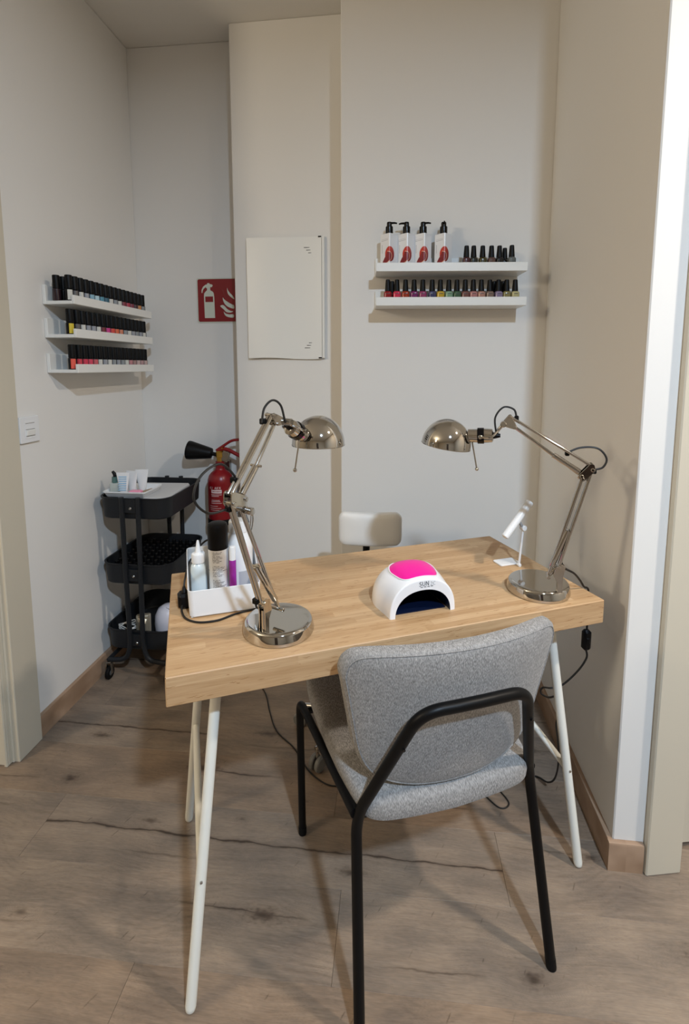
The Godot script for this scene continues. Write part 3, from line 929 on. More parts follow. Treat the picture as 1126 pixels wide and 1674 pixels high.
	part("holder_collar", nb().tube([V3.call(s0.lerp(s1, 0.36)), V3.call(s0.lerp(s1, 0.37)), V3.call(s0.lerp(s1, 0.62)), V3.call(s0.lerp(s1, 0.63))], [0.014, 0.0195, 0.0195, 0.014], 28).mesh(), M.black_gloss, t)
	part("lamp_holder", nb().tube([V3.call(s0.lerp(s1, 0.62)), V3.call(s0.lerp(s1, 0.63)), V3.call(s1)], [0.012, 0.0165, 0.0165], 28).mesh(), B, t)
	part("holder_plug", nb().tube([V3.call(s0 - ax * 0.016), V3.call(s0 - ax * 0.002), V3.call(s0)], [0.0045, 0.0075, 0.008], 14).mesh(), M.black, t)
	for w in [-1.0, 1.0]:
		part("pivot_screw", nb().rod(V3.call(s0.lerp(s1, 0.5), 0.019 * w), V3.call(s0.lerp(s1, 0.5), 0.027 * w), 0.005, 12, 0.001).mesh(), B, t)
	# the shade: half a sphere open below
	var r := 0.0605
	var pr := []
	for k in 19:
		var g := PI * 0.5 * k / 18
		pr.append(Vector2(r * cos(g), r * 1.10 * sin(g)))
	pr[18] = Vector2(0, r * 1.10)
	var inn := []
	for k in 19:
		var g := PI * 0.5 * (18 - k) / 18
		inn.append(Vector2((r - 0.0014) * cos(g), (r * 1.10 - 0.0014) * sin(g)))
	inn[0] = Vector2(0, r * 1.10 - 0.0014)
	var sh := nb().lathe(inn + [Vector2(r - 0.0014, -0.001), Vector2(r + 0.0004, -0.0016), Vector2(r + 0.0008, 0.0)] + pr, 64)
	var dc: Vector2 = q.dc
	var shade := part("shade", sh.mesh(50), B, t, Vector3(dc.x, dc.y, 0), Vector3(0, 0, q.tilt))
	part("bulb", nb().lathe([Vector2(0, -0.022), Vector2(0.010, -0.020), Vector2(0.0165, -0.012), Vector2(0.019, 0.0), Vector2(0.0165, 0.012), Vector2(0.011, 0.022), Vector2(0.010, 0.030), Vector2(0, 0.03)], 24).mesh(50), mat(rgb(235, 235, 230), 0.25), shade, Vector3(0, 0.026, 0))
	# the tilting rod under the holder
	var p0: Vector2 = q.pull[0]
	var p1: Vector2 = q.pull[1]
	part("tilt_rod", nb().rod(V3.call(p0, q.pz), V3.call(p1, q.pz), 0.0019, 10).mesh(), B, t)
	var ball := SphereMesh.new()
	ball.radius = 0.0045; ball.height = 0.009; ball.radial_segments = 20; ball.rings = 10
	part("rod_ball", ball, B, t, V3.call(p1, q.pz))
	# the cord: along the arms, with loops at the elbow and at the head
	for c in q.cords:
		part("cord", nb().tube(spline(c, 8), 0.0023, 8).mesh(), M.cord, t)
	for c in q.clips:
		part("cord_clip", nb().box(Vector3(0.010, 0.012, 0.014), 0.002).mesh(), M.black, t, c)
	return t

func make_lamps() -> void:
	make_lamp("nickel work lamp leaning left beside the white caddy, shade turned right", Vector3(-0.165, 0.74, -0.957), 58.0, Vector3(0.0546, 0, -0.007), {
		la = [Vector2(-0.010, 0.090), Vector2(-0.086, 0.312)], lb = [Vector2(0.046, 0.053), Vector2(-0.057, 0.293)],
		ua = [Vector2(-0.085, 0.328), Vector2(0.031, 0.464)], ub = [Vector2(-0.055, 0.314), Vector2(0.043, 0.446)],
		hk = Vector2(0.072, 0.447), s0 = Vector2(0.092, 0.434), s1 = Vector2(0.138, 0.412), dc = Vector2(0.196, 0.383), tilt = 0.0,
		pull = [Vector2(0.120, 0.405), Vector2(0.103, 0.340)], pz = 0.004,
		cords = [[Vector3(0.012, 0.450, -0.006), Vector3(0.020, 0.478, -0.006), Vector3(0.038, 0.493, 0), Vector3(0.056, 0.482, 0.006), Vector3(0.064, 0.450, 0.010), Vector3(0.078, 0.438, 0.004)],
			[Vector3(-0.060, 0.352, -0.006), Vector3(-0.095, 0.385, -0.01), Vector3(-0.140, 0.372, -0.012), Vector3(-0.158, 0.335, -0.012), Vector3(-0.130, 0.303, -0.01), Vector3(-0.090, 0.300, -0.006)]],
		clips = [Vector3(0.018, 0.452, -0.008), Vector3(-0.066, 0.350, -0.008), Vector3(-0.083, 0.300, -0.006), Vector3(-0.014, 0.092, -0.008)]})
	# its flex runs round the front of the caddy to a plug on the desk
	var inv := Transform3D(Basis(Vector3.UP, deg_to_rad(58)), Vector3(-0.165, 0.74, -0.957)).affine_inverse()
	var path := []
	for v in [Vector3(-0.180, 0.830, -0.950), Vector3(-0.184, 0.800, -0.985), Vector3(-0.186, 0.772, -1.045), Vector3(-0.193, 0.7475, -1.088), Vector3(-0.215, 0.7430, -1.088), Vector3(-0.249, 0.7430, -1.068), Vector3(-0.282, 0.7425, -1.040), Vector3(-0.322, 0.7425, -1.032), Vector3(-0.354, 0.7425, -1.048), Vector3(-0.372, 0.745, -1.075), Vector3(-0.376, 0.752, -1.092)]: path.append(inv * v)
	var lc := thing("plug_cord", "black lamp cord with plug lying round the front of the white caddy", "cord", Vector3(-0.165, 0.74, -0.957), 58.0)
	part("flex", nb().tube(spline(path, 8), 0.0024, 8).mesh(), M.cord, lc)
	var pm := nb().box(Vector3(0.030, 0.036, 0.034), 0.006)
	pm.tube([Vector3(0, 0.016, 0), Vector3(0, 0.024, 0), Vector3(0.0, 0.030, -0.004)], [0.008, 0.005, 0.003], 12)
	part("plug", pm.mesh(), M.black, lc, inv * Vector3(-0.376, 0.7582, -1.108), Vector3(0, -35, 0))
	var path2 := []
	for v in [Vector3(-0.378, 0.780, -1.112), Vector3(-0.379, 0.80, -1.125), Vector3(-0.378, 0.83, -1.165), Vector3(-0.355, 0.86, -1.215), Vector3(-0.318, 0.862, -1.225)]: path2.append(inv * v)
	part("flex", nb().tube(spline(path2, 8), 0.0024, 8).mesh(), M.cord, lc)

	make_lamp("nickel work lamp on the right end of the desk, shade turned left", Vector3(0.511, 0.74, -1.131), 162.0, Vector3(0.0438, 0, 0.053), {
		la = [Vector2(0.004, 0.090), Vector2(-0.055, 0.327)], lb = [Vector2(0.026, 0.063), Vector2(-0.035, 0.305)],
		ua = [Vector2(-0.053, 0.335), Vector2(0.127, 0.442)], ub = [Vector2(-0.033, 0.311), Vector2(0.115, 0.417)],
		hk = Vector2(0.141, 0.424), s0 = Vector2(0.163, 0.395), s1 = Vector2(0.222, 0.392), dc = Vector2(0.275, 0.366), tilt = 9.0,
		pull = [Vector2(0.212, 0.380), Vector2(0.199, 0.312)], pz = -0.004,
		cords = [[Vector3(0.112, 0.436, 0.006), Vector3(0.118, 0.458, 0.006), Vector3(0.142, 0.464, 0), Vector3(0.160, 0.440, -0.004), Vector3(0.158, 0.408, -0.004), Vector3(0.156, 0.396, 0)],
			[Vector3(0.0, 0.360, 0.006), Vector3(-0.03, 0.374, 0.010), Vector3(-0.066, 0.374, 0.010), Vector3(-0.085, 0.352, 0.010), Vector3(-0.078, 0.331, 0.008), Vector3(-0.058, 0.325, 0.006)]],
		clips = [Vector3(0.112, 0.438, 0.008), Vector3(-0.002, 0.360, 0.008), Vector3(-0.060, 0.322, 0.006), Vector3(0.0, 0.092, 0.008)]})
	var inv2 := Transform3D(Basis(Vector3.UP, deg_to_rad(162)), Vector3(0.511, 0.74, -1.131)).affine_inverse()
	var p3 := []
	for v in [Vector3(0.515, 0.832, -1.140), Vector3(0.532, 0.815, -1.150), Vector3(0.560, 0.797, -1.165), Vector3(0.588, 0.768, -1.19), Vector3(0.606, 0.745, -1.205), Vector3(0.628, 0.728, -1.226), Vector3(0.636, 0.690, -1.240), Vector3(0.638, 0.640, -1.240), Vector3(0.638, 0.606, -1.240)]: p3.append(inv2 * v)
	var rc := thing("switch_cord", "black lamp cord with inline switch hanging over the desk's right end", "cord", Vector3(0.511, 0.74, -1.131), 162.0)
	part("flex", nb().tube(spline(p3, 8), 0.0026, 8).mesh(), M.cord, rc)
	var sw := nb().box(Vector3(0.022, 0.056, 0.020), 0.006)
	sw.box(Vector3(0.010, 0.018, 0.024), 0.002)
	part("cord_switch", sw.mesh(), M.black, rc, inv2 * Vector3(0.638, 0.582, -1.240), Vector3(0, 20, 0))
	var p4 := []
	for v in [Vector3(0.638, 0.556, -1.240), Vector3(0.642, 0.531, -1.240), Vector3(0.622, 0.491, -1.243), Vector3(0.587, 0.449, -1.248), Vector3(0.559, 0.436, -1.252), Vector3(0.536, 0.434, -1.256), Vector3(0.532, 0.418, -1.256), Vector3(0.552, 0.410, -1.250), Vector3(0.574, 0.418, -1.244), Vector3(0.588, 0.392, -1.242), Vector3(0.572, 0.342, -1.242), Vector3(0.582, 0.285, -1.250), Vector3(0.606, 0.19, -1.290), Vector3(0.622, 0.09, -1.34), Vector3(0.628, 0.02, -1.40), Vector3(0.610, 0.0035, -1.44), Vector3(0.55, 0.003, -1.45)]: p4.append(inv2 * v)
	part("flex", nb().tube(spline(p4, 8), 0.0026, 8).mesh(), M.cord, rc)

func make_nail_lamp() -> void:
	var c := Vector3(-0.326, 0.74, -0.838) + Basis(Vector3.UP, deg_to_rad(17.69)) * Vector3(0.5505, 0, -0.069)
	var t := thing("nail_lamp", "white domed nail drying lamp with pink top on the middle of the desk", "nail lamp", c, 17.69)
	var wm := mat(rgb(236, 236, 238), 0.18)
	var D := 0.150
	var e := 2.35
	var wd := func(d: float) -> float: return 0.0835 * pow(maxf(1.0 - pow(maxf((d - 0.42) / 0.58, 0.0), 2.6), 0.0), 1.0 / 2.6) * (0.98 + 0.10 * smoothstep(0.0, 0.55, d))
	var ht := func(d: float) -> float:
		var up := 0.083 + 0.012 * sin(clampf(d / 0.8, 0.0, 1.0) * PI * 0.85)
		return up * pow(maxf(1.0 - pow(maxf((d - 0.45) / 0.55, 0.0), 2.4), 0.0), 1.0 / 2.4)
	var shell := func(g: float, d: float, off: float) -> Vector3:
		var a := PI * g
		var ca := cos(a)
		var sa := sin(a)
		var w: float = wd.call(d) - off
		var h: float = ht.call(d) - off
		return Vector3(-signf(ca) * pow(absf(ca), 2.0 / e) * w, pow(absf(sa), 2.0 / e) * h, -d * D)
	var b := nb()
	var ease := func(v: float) -> float: return 1.0 - pow(1.0 - v, 1.8)
	b.grid(48, 30, func(u: float, v: float) -> Vector3: return shell.call(u, 0.02 + 0.98 * ease.call(v), 0.0), false)
	# rounded front rim, then the flat front, then the opening
	b.grid(48, 4, func(u: float, v: float) -> Vector3:
		var g := v * PI * 0.5
		return shell.call(u, 0.02, 0.0045 * (1.0 - sin(g))) + Vector3(0, 0, 0.003 * cos(g)))
	var arch := func(u: float, z: float) -> Vector3:
		var a := PI * u
		return Vector3(-signf(cos(a)) * pow(absf(cos(a)), 2.0 / 2.2) * 0.0690, pow(absf(sin(a)), 2.0 / 2.2) * 0.0585, z)
	b.grid(48, 3, func(u: float, v: float) -> Vector3: return arch.call(u, 0.0).lerp(shell.call(u, 0.02, 0.0045) + Vector3(0, 0, 0.003), v))
	part("body", b.mesh(45), wm, t)
	var cav := nb().grid(40, 6, func(u: float, v: float) -> Vector3: return arch.call(u, 0.0 - 0.105 * v), true)
	cav.grid(40, 6, func(u: float, v: float) -> Vector3: return (arch.call(u, -0.105) as Vector3).lerp(Vector3(0, 0.0, -0.105), v), true)
	part("chamber", cav.mesh(45), mat(rgb(13, 24, 52), 0.3), t)
	var plate := nb().box(Vector3(0.130, 0.0020, 0.088), 0.0, Vector3(0, 0.00100, -0.060))
	part("chamber_floor", plate.mesh(), mat(rgb(14, 24, 50), 0.3), t)
	# the pink panel follows the dome
	var yat := func(x: float, z: float) -> float:
		var d: float = clampf(-z / D, 0.0, 1.0)
		var w: float = wd.call(d)
		return ht.call(d) * pow(maxf(1.0 - pow(absf(x / w), e), 0.0), 1.0 / e)
	var outl := []
	for v in [[-0.030, -0.012], [0.0, -0.011], [0.030, -0.012], [0.044, -0.024], [0.052, -0.050], [0.053, -0.070], [0.044, -0.092], [0.025, -0.108], [0.0, -0.113], [-0.025, -0.108], [-0.044, -0.092], [-0.053, -0.070], [-0.052, -0.050], [-0.044, -0.024]]:
		outl.append(Vector2(v[0], v[1]))
	var loop := smooth_loop(PackedVector2Array(outl), 5)
	var pk := nb()
	var mid := Vector2(0, -0.062)
	var n := loop.size()
	for k in 8:
		for j in n:
			var r0 := k / 8.0
			var r1 := (k + 1) / 8.0
			var pts := []
			for q in [[j, r0], [j, r1], [(j + 1) % n, r1], [(j + 1) % n, r0]]:
				var v: Vector2 = mid + (loop[q[0]] - mid) * q[1]
				var lift := 0.0022 if q[1] < 0.95 else 0.0004
				pts.append(Vector3(v.x, yat.call(v.x, v.y) + lift, v.y))
			b = pk
			if k == 0: pk.tri_out(pts[0], pts[1], pts[2], Vector3.UP)
			else: pk.quad_out(pts[0], pts[1], pts[2], pts[3], Vector3.UP)
	part("top_panel", pk.mesh(60), mat(rgb(238, 28, 150), 0.35), t).set_meta("label", "bright pink top panel")
	var rim := []
	for v in loop: rim.append(Vector3(v.x * 1.03, yat.call(v.x * 1.03, mid.y + (v.y - mid.y) * 1.03) + 0.0010, mid.y + (v.y - mid.y) * 1.03))
	rim.append(rim[0])
	part("panel_rim", nb().tube(rim, 0.0015, 8, false).mesh(), wm, t)
	part("lettering", lettering("SUN", 0.0098), M.dark_print, t, Vector3(0.001, 0.0728, 0.0003))
	part("lettering", lettering("2C", 0.0085), mat(rgb(170, 172, 174), 0.5), t, Vector3(0.023, 0.0715, 0.0003))
	for k in 4: part("lettering", nb().box(Vector3(0.0055, 0.0012, 0.0004), 0.0).mesh(), M.dark_print, t, Vector3(-0.005 + k * 0.0085, 0.0655, 0.0003))

func make_caddy() -> void:
	var F := Transform3D(Basis(Vector3.UP, deg_to_rad(17.69)), Vector3(-0.326, 0.74, -0.838))
	var o := F * Vector3(0.123, 0, -0.270)
	var t := thing("caddy", "white plastic desk caddy with low front holding bottles, left end of the desk", "caddy", o, 17.69)
	# outline of the rim: front low, back high; sides slope
	var b := nb()
	var hw := 0.078
	var hd := 0.061
	var ring := func(off: float, k: float) -> PackedVector3Array:   # k: 0 base .. 1 rim
		var out := PackedVector3Array()
		for v in rrect(hw * 2 + 2 * off + 0.006 * k, hd * 2 + 2 * off + 0.004 * k, 0.012 + off, 6):
			var z := -v.y
			var f := clampf((z + hd) / (2 * hd), 0.0, 1.0)
			var top := lerpf(0.121, 0.064, smoothstep(0.05, 0.97, f))
			out.append(Vector3(v.x, 0.0015 + (top - 0.0015) * k, z))
		return out
	var rows := [ring.call(-0.003, 0.0), ring.call(0.0, 0.03), ring.call(0.0, 0.98), ring.call(-0.0008, 1.0), ring.call(-0.0018, 1.0), ring.call(-0.0026, 0.98), ring.call(-0.0026, 0.05), ring.call(-0.006, 0.03)]
	var n: int = rows[0].size()
	for k in rows.size() - 1:
		for j in n:
			var j2 := (j + 1) % n
			b.quad(rows[k][j], rows[k][j2], rows[k + 1][j2], rows[k + 1][j])
	for j in n:
		b.tri_out(Vector3(0, 0.0015, 0), rows[0][j], rows[0][(j + 1) % n], Vector3.DOWN)
		b.tri_out(Vector3(0, 0.004, 0), rows[7][j], rows[7][(j + 1) % n], Vector3.UP)
	part("tray", b.mesh(35), M.white_plastic, t)
	part("foot_tray", nb().box(Vector3(0.150, 0.0020, 0.116), 0.0008, Vector3(0, 0.001, 0)).mesh(), M.white_plastic, t)
	var put := func(u: float, v: float) -> Vector3: return F * Vector3(u, 0.0045, v)
	# squeeze bottle with a nozzle
	var clear := mat(rgb(196, 210, 216, 0.42), 0.12)
	clear.transparency = BaseMaterial3D.TRANSPARENCY_ALPHA
	var s := thing("squeeze_bottle", "translucent squeeze bottle with white nozzle cap in the caddy's left corner", "bottle", put.call(0.0685, -0.268), 17.69)
	part("bottle_body", nb().lathe([Vector2(0, 0), Vector2(0.0165, 0), Vector2(0.0185, 0.003), Vector2(0.0185, 0.088), Vector2(0.017, 0.096), Vector2(0.012, 0.102), Vector2(0.012, 0.105), Vector2(0, 0.105)], 32).mesh(), mat(rgb(206, 218, 222), 0.2), s)
	part("cap", nb().lathe([Vector2(0, 0.103), Vector2(0.0150, 0.103), Vector2(0.0155, 0.105), Vector2(0.0155, 0.122), Vector2(0.014, 0.1245), Vector2(0.0075, 0.126), Vector2(0.0065, 0.130), Vector2(0.0030, 0.152), Vector2(0.0018, 0.155), Vector2(0, 0.155)], 28).mesh(), M.white_plastic, s)
	# aerosol can
	var lines := []
	rng.seed = 41
	for k in 40: lines.append(rng.randf_range(0.35, 0.95))
	var ltex := picture(256, 256, func(x: int, y: int) -> Color:
		var row := y / 6
		var c := rgb(222, 222, 222)
		var blank: bool = row % 11 in [0, 10]
		if not blank and y % 6 in [1, 2, 3]:
			var u := fmod(x / 256.0 * 3.0, 1.0)
			if u > 0.10 and u < 0.10 + 0.80 * lines[row % 40] and fposmod(sin(x * 12.9 + row * 78.2) * 43.7, 1.0) > 0.35: c = rgb(92, 92, 96)
		return c)
	var lm := mat(Color.WHITE, 0.35)
	lm.albedo_texture = ltex
	var a := thing("aerosol_can", "tall aerosol can with black cap and printed white label in the caddy", "spray can", put.call(0.1135, -0.262), 17.69)
	part("can_body", nb().lathe([Vector2(0, 0), Vector2(0.021, 0), Vector2(0.0225, 0.002), Vector2(0.0225, 0.006)], 40).mesh(), M.steel, a)
	part("label_wrap", nb().lathe([Vector2(0.0225, 0.006), Vector2(0.0226, 0.134)], 48).mesh(), lm, a, Vector3.ZERO, Vector3(0, -22, 0))
	part("cap", nb().lathe([Vector2(0.0226, 0.134), Vector2(0.0232, 0.1345), Vector2(0.0230, 0.186), Vector2(0.0215, 0.192), Vector2(0.017, 0.1950), Vector2(0, 0.1955)], 40).mesh(), M.black, a)
	# slim purple tube
	var pu := thing("marker_tube", "slim purple tube standing between the spray can and the white bottle", "tube", put.call(0.1445, -0.2455), 17.69)
	part("tube_body", nb().lathe([Vector2(0, 0), Vector2(0.0075, 0), Vector2(0.0080, 0.002), Vector2(0.0080, 0.105), Vector2(0.0070, 0.107), Vector2(0, 0.107)], 24).mesh(), mat(rgb(150, 38, 150), 0.35), pu)
	part("cap", nb().lathe([Vector2(0.0070, 0.107), Vector2(0.0076, 0.108), Vector2(0.0076, 0.138), Vector2(0.006, 0.140), Vector2(0, 0.140)], 24).mesh(), M.white_plastic, pu)
	# big white bottle
	var w := thing("white_bottle", "big white plastic bottle with screw cap at the caddy's right side", "bottle", put.call(0.1635, -0.290), 17.69)
	part("bottle_body", nb().lathe([Vector2(0, 0), Vector2(0.030, 0), Vector2(0.0328, 0.003), Vector2(0.0330, 0.008), Vector2(0.0330, 0.120), Vector2(0.0315, 0.136), Vector2(0.0255, 0.150), Vector2(0.0210, 0.158), Vector2(0.0205, 0.162), Vector2(0, 0.162)], 40).mesh(), M.white_plastic, w)
	part("cap", nb().lathe([Vector2(0, 0.161), Vector2(0.0225, 0.161), Vector2(0.0228, 0.163), Vector2(0.0224, 0.185), Vector2(0.0210, 0.188), Vector2(0, 0.1885)], 36).mesh(), M.white_plastic, w)
	var lb2 := nb()
	lb2.x = Transform3D(Basis(Vector3.UP, -0.2), Vector3.ZERO)
	lb2.lathe([Vector2(0.0331, 0.020), Vector2(0.0333, 0.021), Vector2(0.0333, 0.070), Vector2(0.0331, 0.071)], 20, 1.5)
	part("label_patch", lb2.mesh(), mat(rgb(176, 178, 184), 0.5), w)
	# looped wire tool behind the bottle
	var wt := thing("wire_tool", "nail tool with bent wire loops and grey handle behind the white bottle", "tool", put.call(0.1900, -0.3205) + Vector3(0, 0.0003, 0), 17.69)
	part("handle", nb().rod(Vector3(0.0, 0.0, 0), Vector3(-0.001, 0.165, -0.001), 0.0052, 12, 0.001).mesh(), mat(rgb(196, 198, 202), 0.3), wt)
	part("handle_end", nb().rod(Vector3(-0.002, 0.166, -0.001), Vector3(-0.010, 0.190, -0.001), 0.007, 12, 0.002).mesh(), mat(rgb(66, 72, 84), 0.4), wt)
	for k in 2:
		part("wire_loop", nb().tube(spline([Vector3(-0.009, 0.160, 0.001 * k), Vector3(-0.008, 0.186 + 0.004 * k, 0), Vector3(0.0, 0.200 - 0.006 * k, 0.004 * k), Vector3(0.008 + 0.004 * k, 0.188, 0), Vector3(0.006 + 0.005 * k, 0.160, 0), Vector3(0.002, 0.130, 0)], 8), 0.0014, 8).mesh(), M.steel, wt)

func make_stand() -> void:
	var o := Vector3(0.464, 0.74, -1.372)
	var t := thing("stand_lamp", "small white folding stand lamp with tilted tube beside the right work lamp", "small lamp", o, 17.69)
	var inv := Transform3D(Basis(Vector3.UP, deg_to_rad(17.69)), o).affine_inverse()
	part("foot", nb().prism(rrect(0.066, 0.042, 0.006), -0.004, 0.0, 0.001).mesh(), M.white_plastic, t, Vector3.ZERO, Vector3(90, 0, 0))
	var a: Vector3 = inv * Vector3(0.4905, 0.742, -1.347)
	var b: Vector3 = inv * Vector3(0.500, 0.850, -1.352)
	part("stem", nb().tube([a, b], 0.0032, 10).mesh(), M.white_plastic, t)
	part("hinge", nb().rod(a + Vector3(0, 0.002, -0.006), a + Vector3(0, 0.002, 0.006), 0.005, 12, 0.001).mesh(), M.white_plastic, t)
	part("hinge", nb().rod(b + Vector3(0, 0, -0.008), b + Vector3(0, 0, 0.008), 0.0075, 14, 0.001).mesh(), M.white_plastic, t)
	var c := b + Vector3(-0.020, 0.026, 0.0)
	part("clamp", nb().tube([b, c], [0.004, 0.005], 10).mesh(), mat(rgb(150, 152, 156), 0.35), t)
	var d := Vector3(0.70, 0.70, -0.1).normalized()
	part("lamp_tube", nb().tube([c - d * 0.063, c - d * 0.060, c + d * 0.061, c + d * 0.063], [0.008, 0.0105, 0.0105, 0.009], 22).mesh(), M.white_plastic, t)
	part("socket_hole", nb().rod(c + d * 0.0626, c + d * 0.0636, 0.0024, 10).mesh(), M.black, t)

# ---------------------------------------------------------------- trolley and what lies on it
func make_trolley() -> void:
	var o := Vector3(-0.838, 0, -2.128)
	var t := thing("trolley", "dark grey metal trolley with three trays on castors in the left corner", "trolley", o, ROOM)
	var F := Transform3D(Basis(Vector3.UP, deg_to_rad(ROOM)), o)
	var tray := open_box(0.300, 0.375, 0.088, 0.058, 0.003, 0.006, 0.004)
	for y in [0.688, 0.412, 0.128]: part("tray", tray, M.trolley, t, Vector3(0, y, 0))
	for s in [-1.0, 1.0]:
		for k in [-1.0, 1.0]:
			var x: float = 0.034 * k
			var z: float = 0.1985 * s
			var pts := round_path([Vector3(x * 1.02, 0.781, z), Vector3(x * 0.92, 0.42, z), Vector3(x * 0.80, 0.16, z), Vector3(x * 1.3, 0.093, z), Vector3(0.128 * k, 0.085, z)], 0.035, 6)
			part("upright", nb().tube(pts, 0.0098, 12).mesh(), M.trolley, t)
		part("upright_bridge", nb().box(Vector3(0.074, 0.055, 0.004), 0.001).mesh(), M.trolley, t, Vector3(0, 0.744, 0.1935 * s))
		part("upright_bridge", nb().box(Vector3(0.062, 0.050, 0.004), 0.001).mesh(), M.trolley, t, Vector3(0, 0.455, 0.1935 * s))
		part("upright_bridge", nb().box(Vector3(0.060, 0.050, 0.004), 0.001).mesh(), M.trolley, t, Vector3(0, 0.175, 0.1935 * s))
		for y in [0.735, 0.452, 0.165]:
			part("screw", nb().rod(Vector3(0.0, y, 0.195 * s), Vector3(0.0, y, 0.200 * s), 0.006, 14, 0.002).mesh(), M.steel, t)
	for k in [-1.0, 1.0]: part("base_bar", nb().tube([Vector3(0.128 * k, 0.085, -0.1985), Vector3(0.128 * k, 0.085, 0.1985)], 0.0088, 12).mesh(), M.trolley, t)
	for sx in [-1.0, 1.0]:
		for sz in [-1.0, 1.0]:
			var c := Vector3(0.128 * sx, 0, 0.190 * sz)
			var w := part("castor", nb().lathe([Vector2(0, 0.068), Vector2(0.009, 0.068), Vector2(0.011, 0.072), Vector2(0.009, 0.078), Vector2(0, 0.078)], 16).mesh(), M.steel, t, c)
			part("wheel", nb().rod(Vector3(-0.007, 0.027, 0.006), Vector3(0.007, 0.027, 0.006), 0.027, 28, 0.003).mesh(), M.rubber, w)
			part("fork", nb().box(Vector3(0.0026, 0.050, 0.016), 0.0008, Vector3(-0.0100, 0.047, 0.004)).box(Vector3(0.0026, 0.050, 0.016), 0.0008, Vector3(0.0100, 0.047, 0.004)).box(Vector3(0.022, 0.0026, 0.018), 0.0008, Vector3(0, 0.0705, 0.002)).mesh(), M.steel, w)
			part("hub", nb().rod(Vector3(-0.0085, 0.027, 0.006), Vector3(0.0085, 0.027, 0.006), 0.012, 16, 0.002).mesh(), mat(rgb(70, 72, 74), 0.4), w)
	# on the top tray: a stack of folded paper towels and a white dish with small packs
	var y1 := 0.6912
	var pt := part("towel_stack", nb().box(Vector3(0.205, 0.078, 0.270), 0.006, Vector3(0, 0.039, 0)).mesh(), mat(rgb(196, 196, 196), 0.9), self, F * Vector3(0.018, y1, 0.020), Vector3(0, ROOM + 3, 0))
	tag(pt, "stack of folded white paper towels under the dish on the trolley", "paper towels")
	var dish := thing("dish", "shallow white rectangular dish resting on the towels on the trolley", "tray", F * Vector3(-0.040, y1 + 0.0785, 0.095), ROOM)
	part("dish_body", open_box(0.178, 0.150, 0.026, 0.012, 0.003, 0.010, 0.003), M.white_plastic, dish)
	var D := Transform3D(Basis(Vector3.UP, deg_to_rad(ROOM)), dish.position)
	# green-capped bottle
	var g := thing("lotion_bottle", "small frosted bottle with dark green pump cap in the trolley's dish", "bottle", D * Vector3(-0.058, 0.0035, 0.032), ROOM)
	part("bottle_body", nb().box(Vector3(0.042, 0.052, 0.030), 0.006, Vector3(0, 0.026, 0)).mesh(50), mat(rgb(188, 194, 188), 0.25), g)
	part("cap", nb().lathe([Vector2(0, 0.051), Vector2(0.014, 0.051), Vector2(0.0145, 0.053), Vector2(0.0130, 0.075), Vector2(0, 0.076)], 20).mesh(), mat(rgb(78, 112, 108), 0.4), g)
	part("nozzle", nb().tube([Vector3(0.0, 0.075, 0), Vector3(-0.002, 0.086, 0), Vector3(-0.010, 0.098, 0.002)], [0.0075, 0.0075, 0.005], 12).mesh(), M.black, g)
	# tubes of cream, standing on their caps
	var tube_mesh := nb()
	var prev := PackedVector3Array()
	for k in 9:
		var f := k / 8.0
		var ring := PackedVector3Array()
		for j in 24:
			var gg := TAU * j / 24
			ring.append(Vector3(cos(gg) * lerpf(0.015, 0.027, f), 0.012 + 0.084 * f, sin(gg) * lerpf(0.012, 0.0012, pow(f, 1.2))))
		if k > 0:
			for j in 24: tube_mesh.quad(prev[j], ring[j], ring[(j + 1) % 24], prev[(j + 1) % 24])
		prev = ring
	for j in 24: tube_mesh.tri_out(Vector3(0, 0.0962, 0), prev[j], prev[(j + 1) % 24], Vector3.UP)
	var tm := tube_mesh.mesh(50)
	var cap := nb().lathe([Vector2(0, 0), Vector2(0.0125, 0), Vector2(0.013, 0.001), Vector2(0.0125, 0.012), Vector2(0, 0.012)], 24).mesh()
	var spots := [[-0.016, 0.046, 8.0, "cream tube with pale blue print standing at the front of the dish"], [0.002, 0.010, -6.0, "plain white cream tube standing behind the blue printed tube"], [0.030, -0.020, 12.0, "plain white cream tube nearest the recess wall in the dish"]]
	for k in 3:
		var sp: Array = spots[k]
		var q := thing("cream_tube", sp[3], "tube", D * Vector3(sp[0], 0.0035, sp[1]), ROOM + sp[2], "cream tubes in the dish on the trolley")
		part("tube_body", tm, M.white_plastic, q)
		part("cap", cap, M.white_plastic, q)
		if k == 0:
			for r in 7: part("print", nb().box(Vector3(0.032, 0.0042, 0.0005), 0.0).mesh(), mat(rgb(150, 190, 220), 0.5), q, Vector3(0, 0.026 + r * 0.0088, 0.0129 - r * 0.0014), Vector3(-10, 0, 0))
	# pink packet and a bundle of files
	var pp := part("pink_packet", nb().pillow(rrect(0.052, 0.030, 0.006), Vector2.ZERO, 0.016, 6, 3.0, func(v: Vector3) -> Vector3: return Vector3(v.x, v.z + 0.008, -v.y)).mesh(60), mat(rgb(232, 150, 176), 0.45), self, D * Vector3(0.036, 0.0120, 0.046), Vector3(0, ROOM + 6, 0))
	tag(pp, "small soft pink packet lying at the front of the dish", "packet")
	for k in 3:
		var f := part("nail_file", nb().box(Vector3(0.020, 0.004, 0.105), 0.0015).mesh(), mat([rgb(214, 196, 166), rgb(226, 214, 196), rgb(160, 140, 116)][k], 0.8), self, D * Vector3(0.060 - 0.004 * k, 0.006 + 0.0042 * k, 0.005 + 0.006 * k), Vector3(0, ROOM - 12 - 4 * k, 0))
		tag(f, ["beige nail file at the bottom of the small stack in the dish", "cream nail file in the middle of the stack in the dish", "brown nail file on top of the stack in the dish"][k], "nail file", "nail files stacked in the dish")
	# the middle tray: rows of dark polish bottles
	rng.seed = 77
